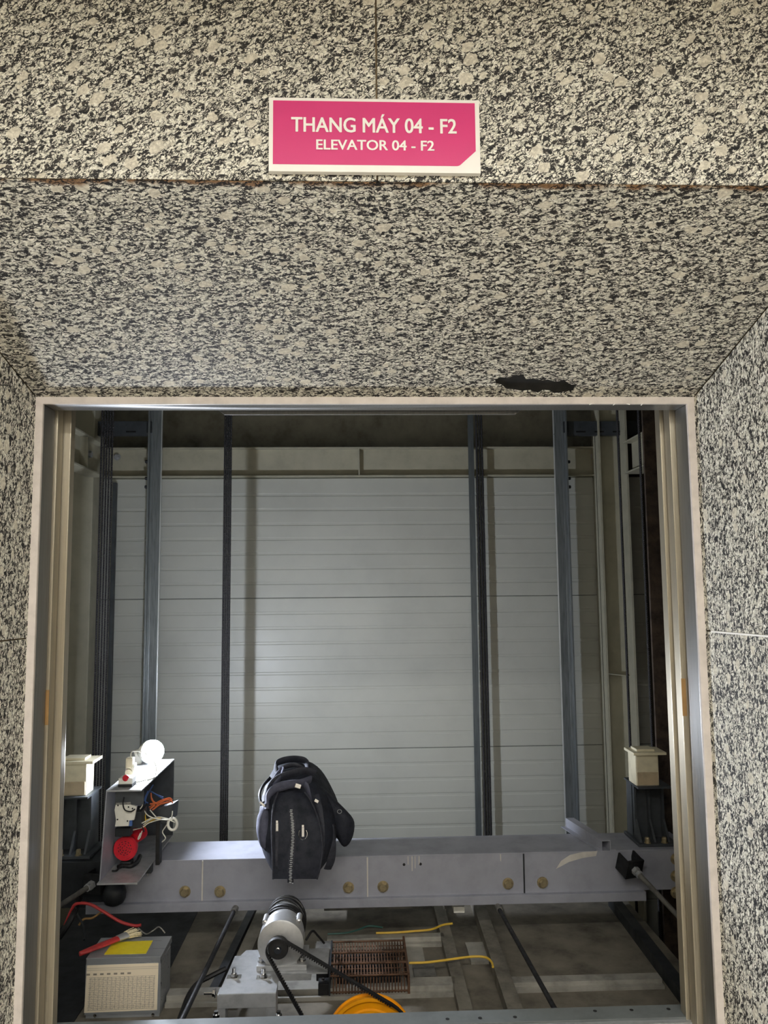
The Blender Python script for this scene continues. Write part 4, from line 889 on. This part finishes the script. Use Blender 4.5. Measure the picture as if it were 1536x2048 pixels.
upv = V3(0, 0, 1); sd = bd.cross(upv).normalized()
obj('handle', B().tube([h0+bd*BL*u for u in (0, .02, .1, .25, .4, .5, .6, .66)], lambda t: (.005+.010*math.sin(min(1, t*1.25+.12)*1.9)**2+.002*t, .0075), 12, 4, flat=sd), 'red_paint', t, smooth=True)
obj('ferrule', B().tube([h0+bd*BL*u for u in (.64, .68, .72, .76, .80)], lambda t: (.017+.003*t, .0085), 16, 2, flat=sd), 'galv', t, smooth=True)
b = B()
for k in range(60):
    u = random.uniform(-1, 1); v = random.uniform(-1, 1); p0 = h0+bd*BL*.79+sd*u*.017+upv*v*.005; p1 = h0+bd*BL*(.97+random.uniform(0, .04))+sd*u*.026+upv*(v*.008-.004)+sd*random.uniform(-.003, .003)
    b.tube([p0, (p0+p1)/2+upv*.001, p1], lambda t: .0022-.0012*t, 5, 2)
br = obj('bristles', b, 'bristle', t, smooth=True); br['kind'] = 'stuff'

# ================================================================== LOOSE CABLES
def cable(pts, r, mat, lab, z=None):
    p = [PZ(a, c_, z) if z is not None and len(d) == 0 else P(a, c_, d[0]) for a, c_, *d in pts]
    return tag(obj('cable', B().tube(p, r, 8, 6), mat, smooth=True), lab, 'cable')
cable([(818, 1926), (850, 1925), (885, 1921), (920, 1916), (950, 1913), (972, 1915), (983, 1924), (986, 1934)], .0042, 'yellow', 'yellow wire leaving the rusty resistor across the roof ribs', ZR+.05)
cable([(752, 1866), (790, 1865), (830, 1862), (862, 1859), (885, 1850), (905, 1847)], .0042, 'yellow', 'yellow wire behind the resistor ending at the roof rib', ZR+.036)
cable([(655, 1868), (690, 1866), (715, 1860), (738, 1852), (765, 1855)], .0035, 'g_wire', 'dark green wire behind the rusty resistor', ZR+.036)
cable([(130, 1850, .9), (142, 1822, .9), (152, 1808, .9), (178, 1808, .9), (205, 1822, .9), (240, 1843, .9), (268, 1851, .9), (282, 1850, .9)], .0055, 'r_wire', 'red cable sagging behind the grey control box')
cable([(118, 1875, .86), (135, 1850, .86), (150, 1822, .90), (158, 1795, 1.02), (160, 1780, 1.05)], .011, 'black', 'thick black cable rising at the left jamb to the brace clamp')
cable([(150, 1812, .9), (156, 1832, .9), (166, 1850, .9), (168, 1880, .85)], .004, 'dark', 'thin grey cable hanging left of the red cable')
cable([(205, 1822, .92), (185, 1836, .92), (168, 1838, .92), (158, 1850, .92)], .004, 'tape', 'thin brown cable curling under the crosshead at the left')
cable([(452, 1937, .62), (420, 1953, .6), (395, 1967, .58), (378, 1990, .55), (366, 2020, .5), (354, 2052, .45)], .0085, 'black', 'black cable curving down between control box and motor bracket')
cable([(612, 1880, .72), (625, 1862, .75), (636, 1872, .8), (648, 1886, .85)], .004, 'black', 'thin black cable from the motor to the resistor terminal')
cable([(276, 1856, .80), (292, 1868, .80), (305, 1862, .80), (318, 1854, .82), (330, 1866, .82)], .0026, 'galv_old', 'thin grey wire tangle behind the control box')
bpy.context.view_layer.update()
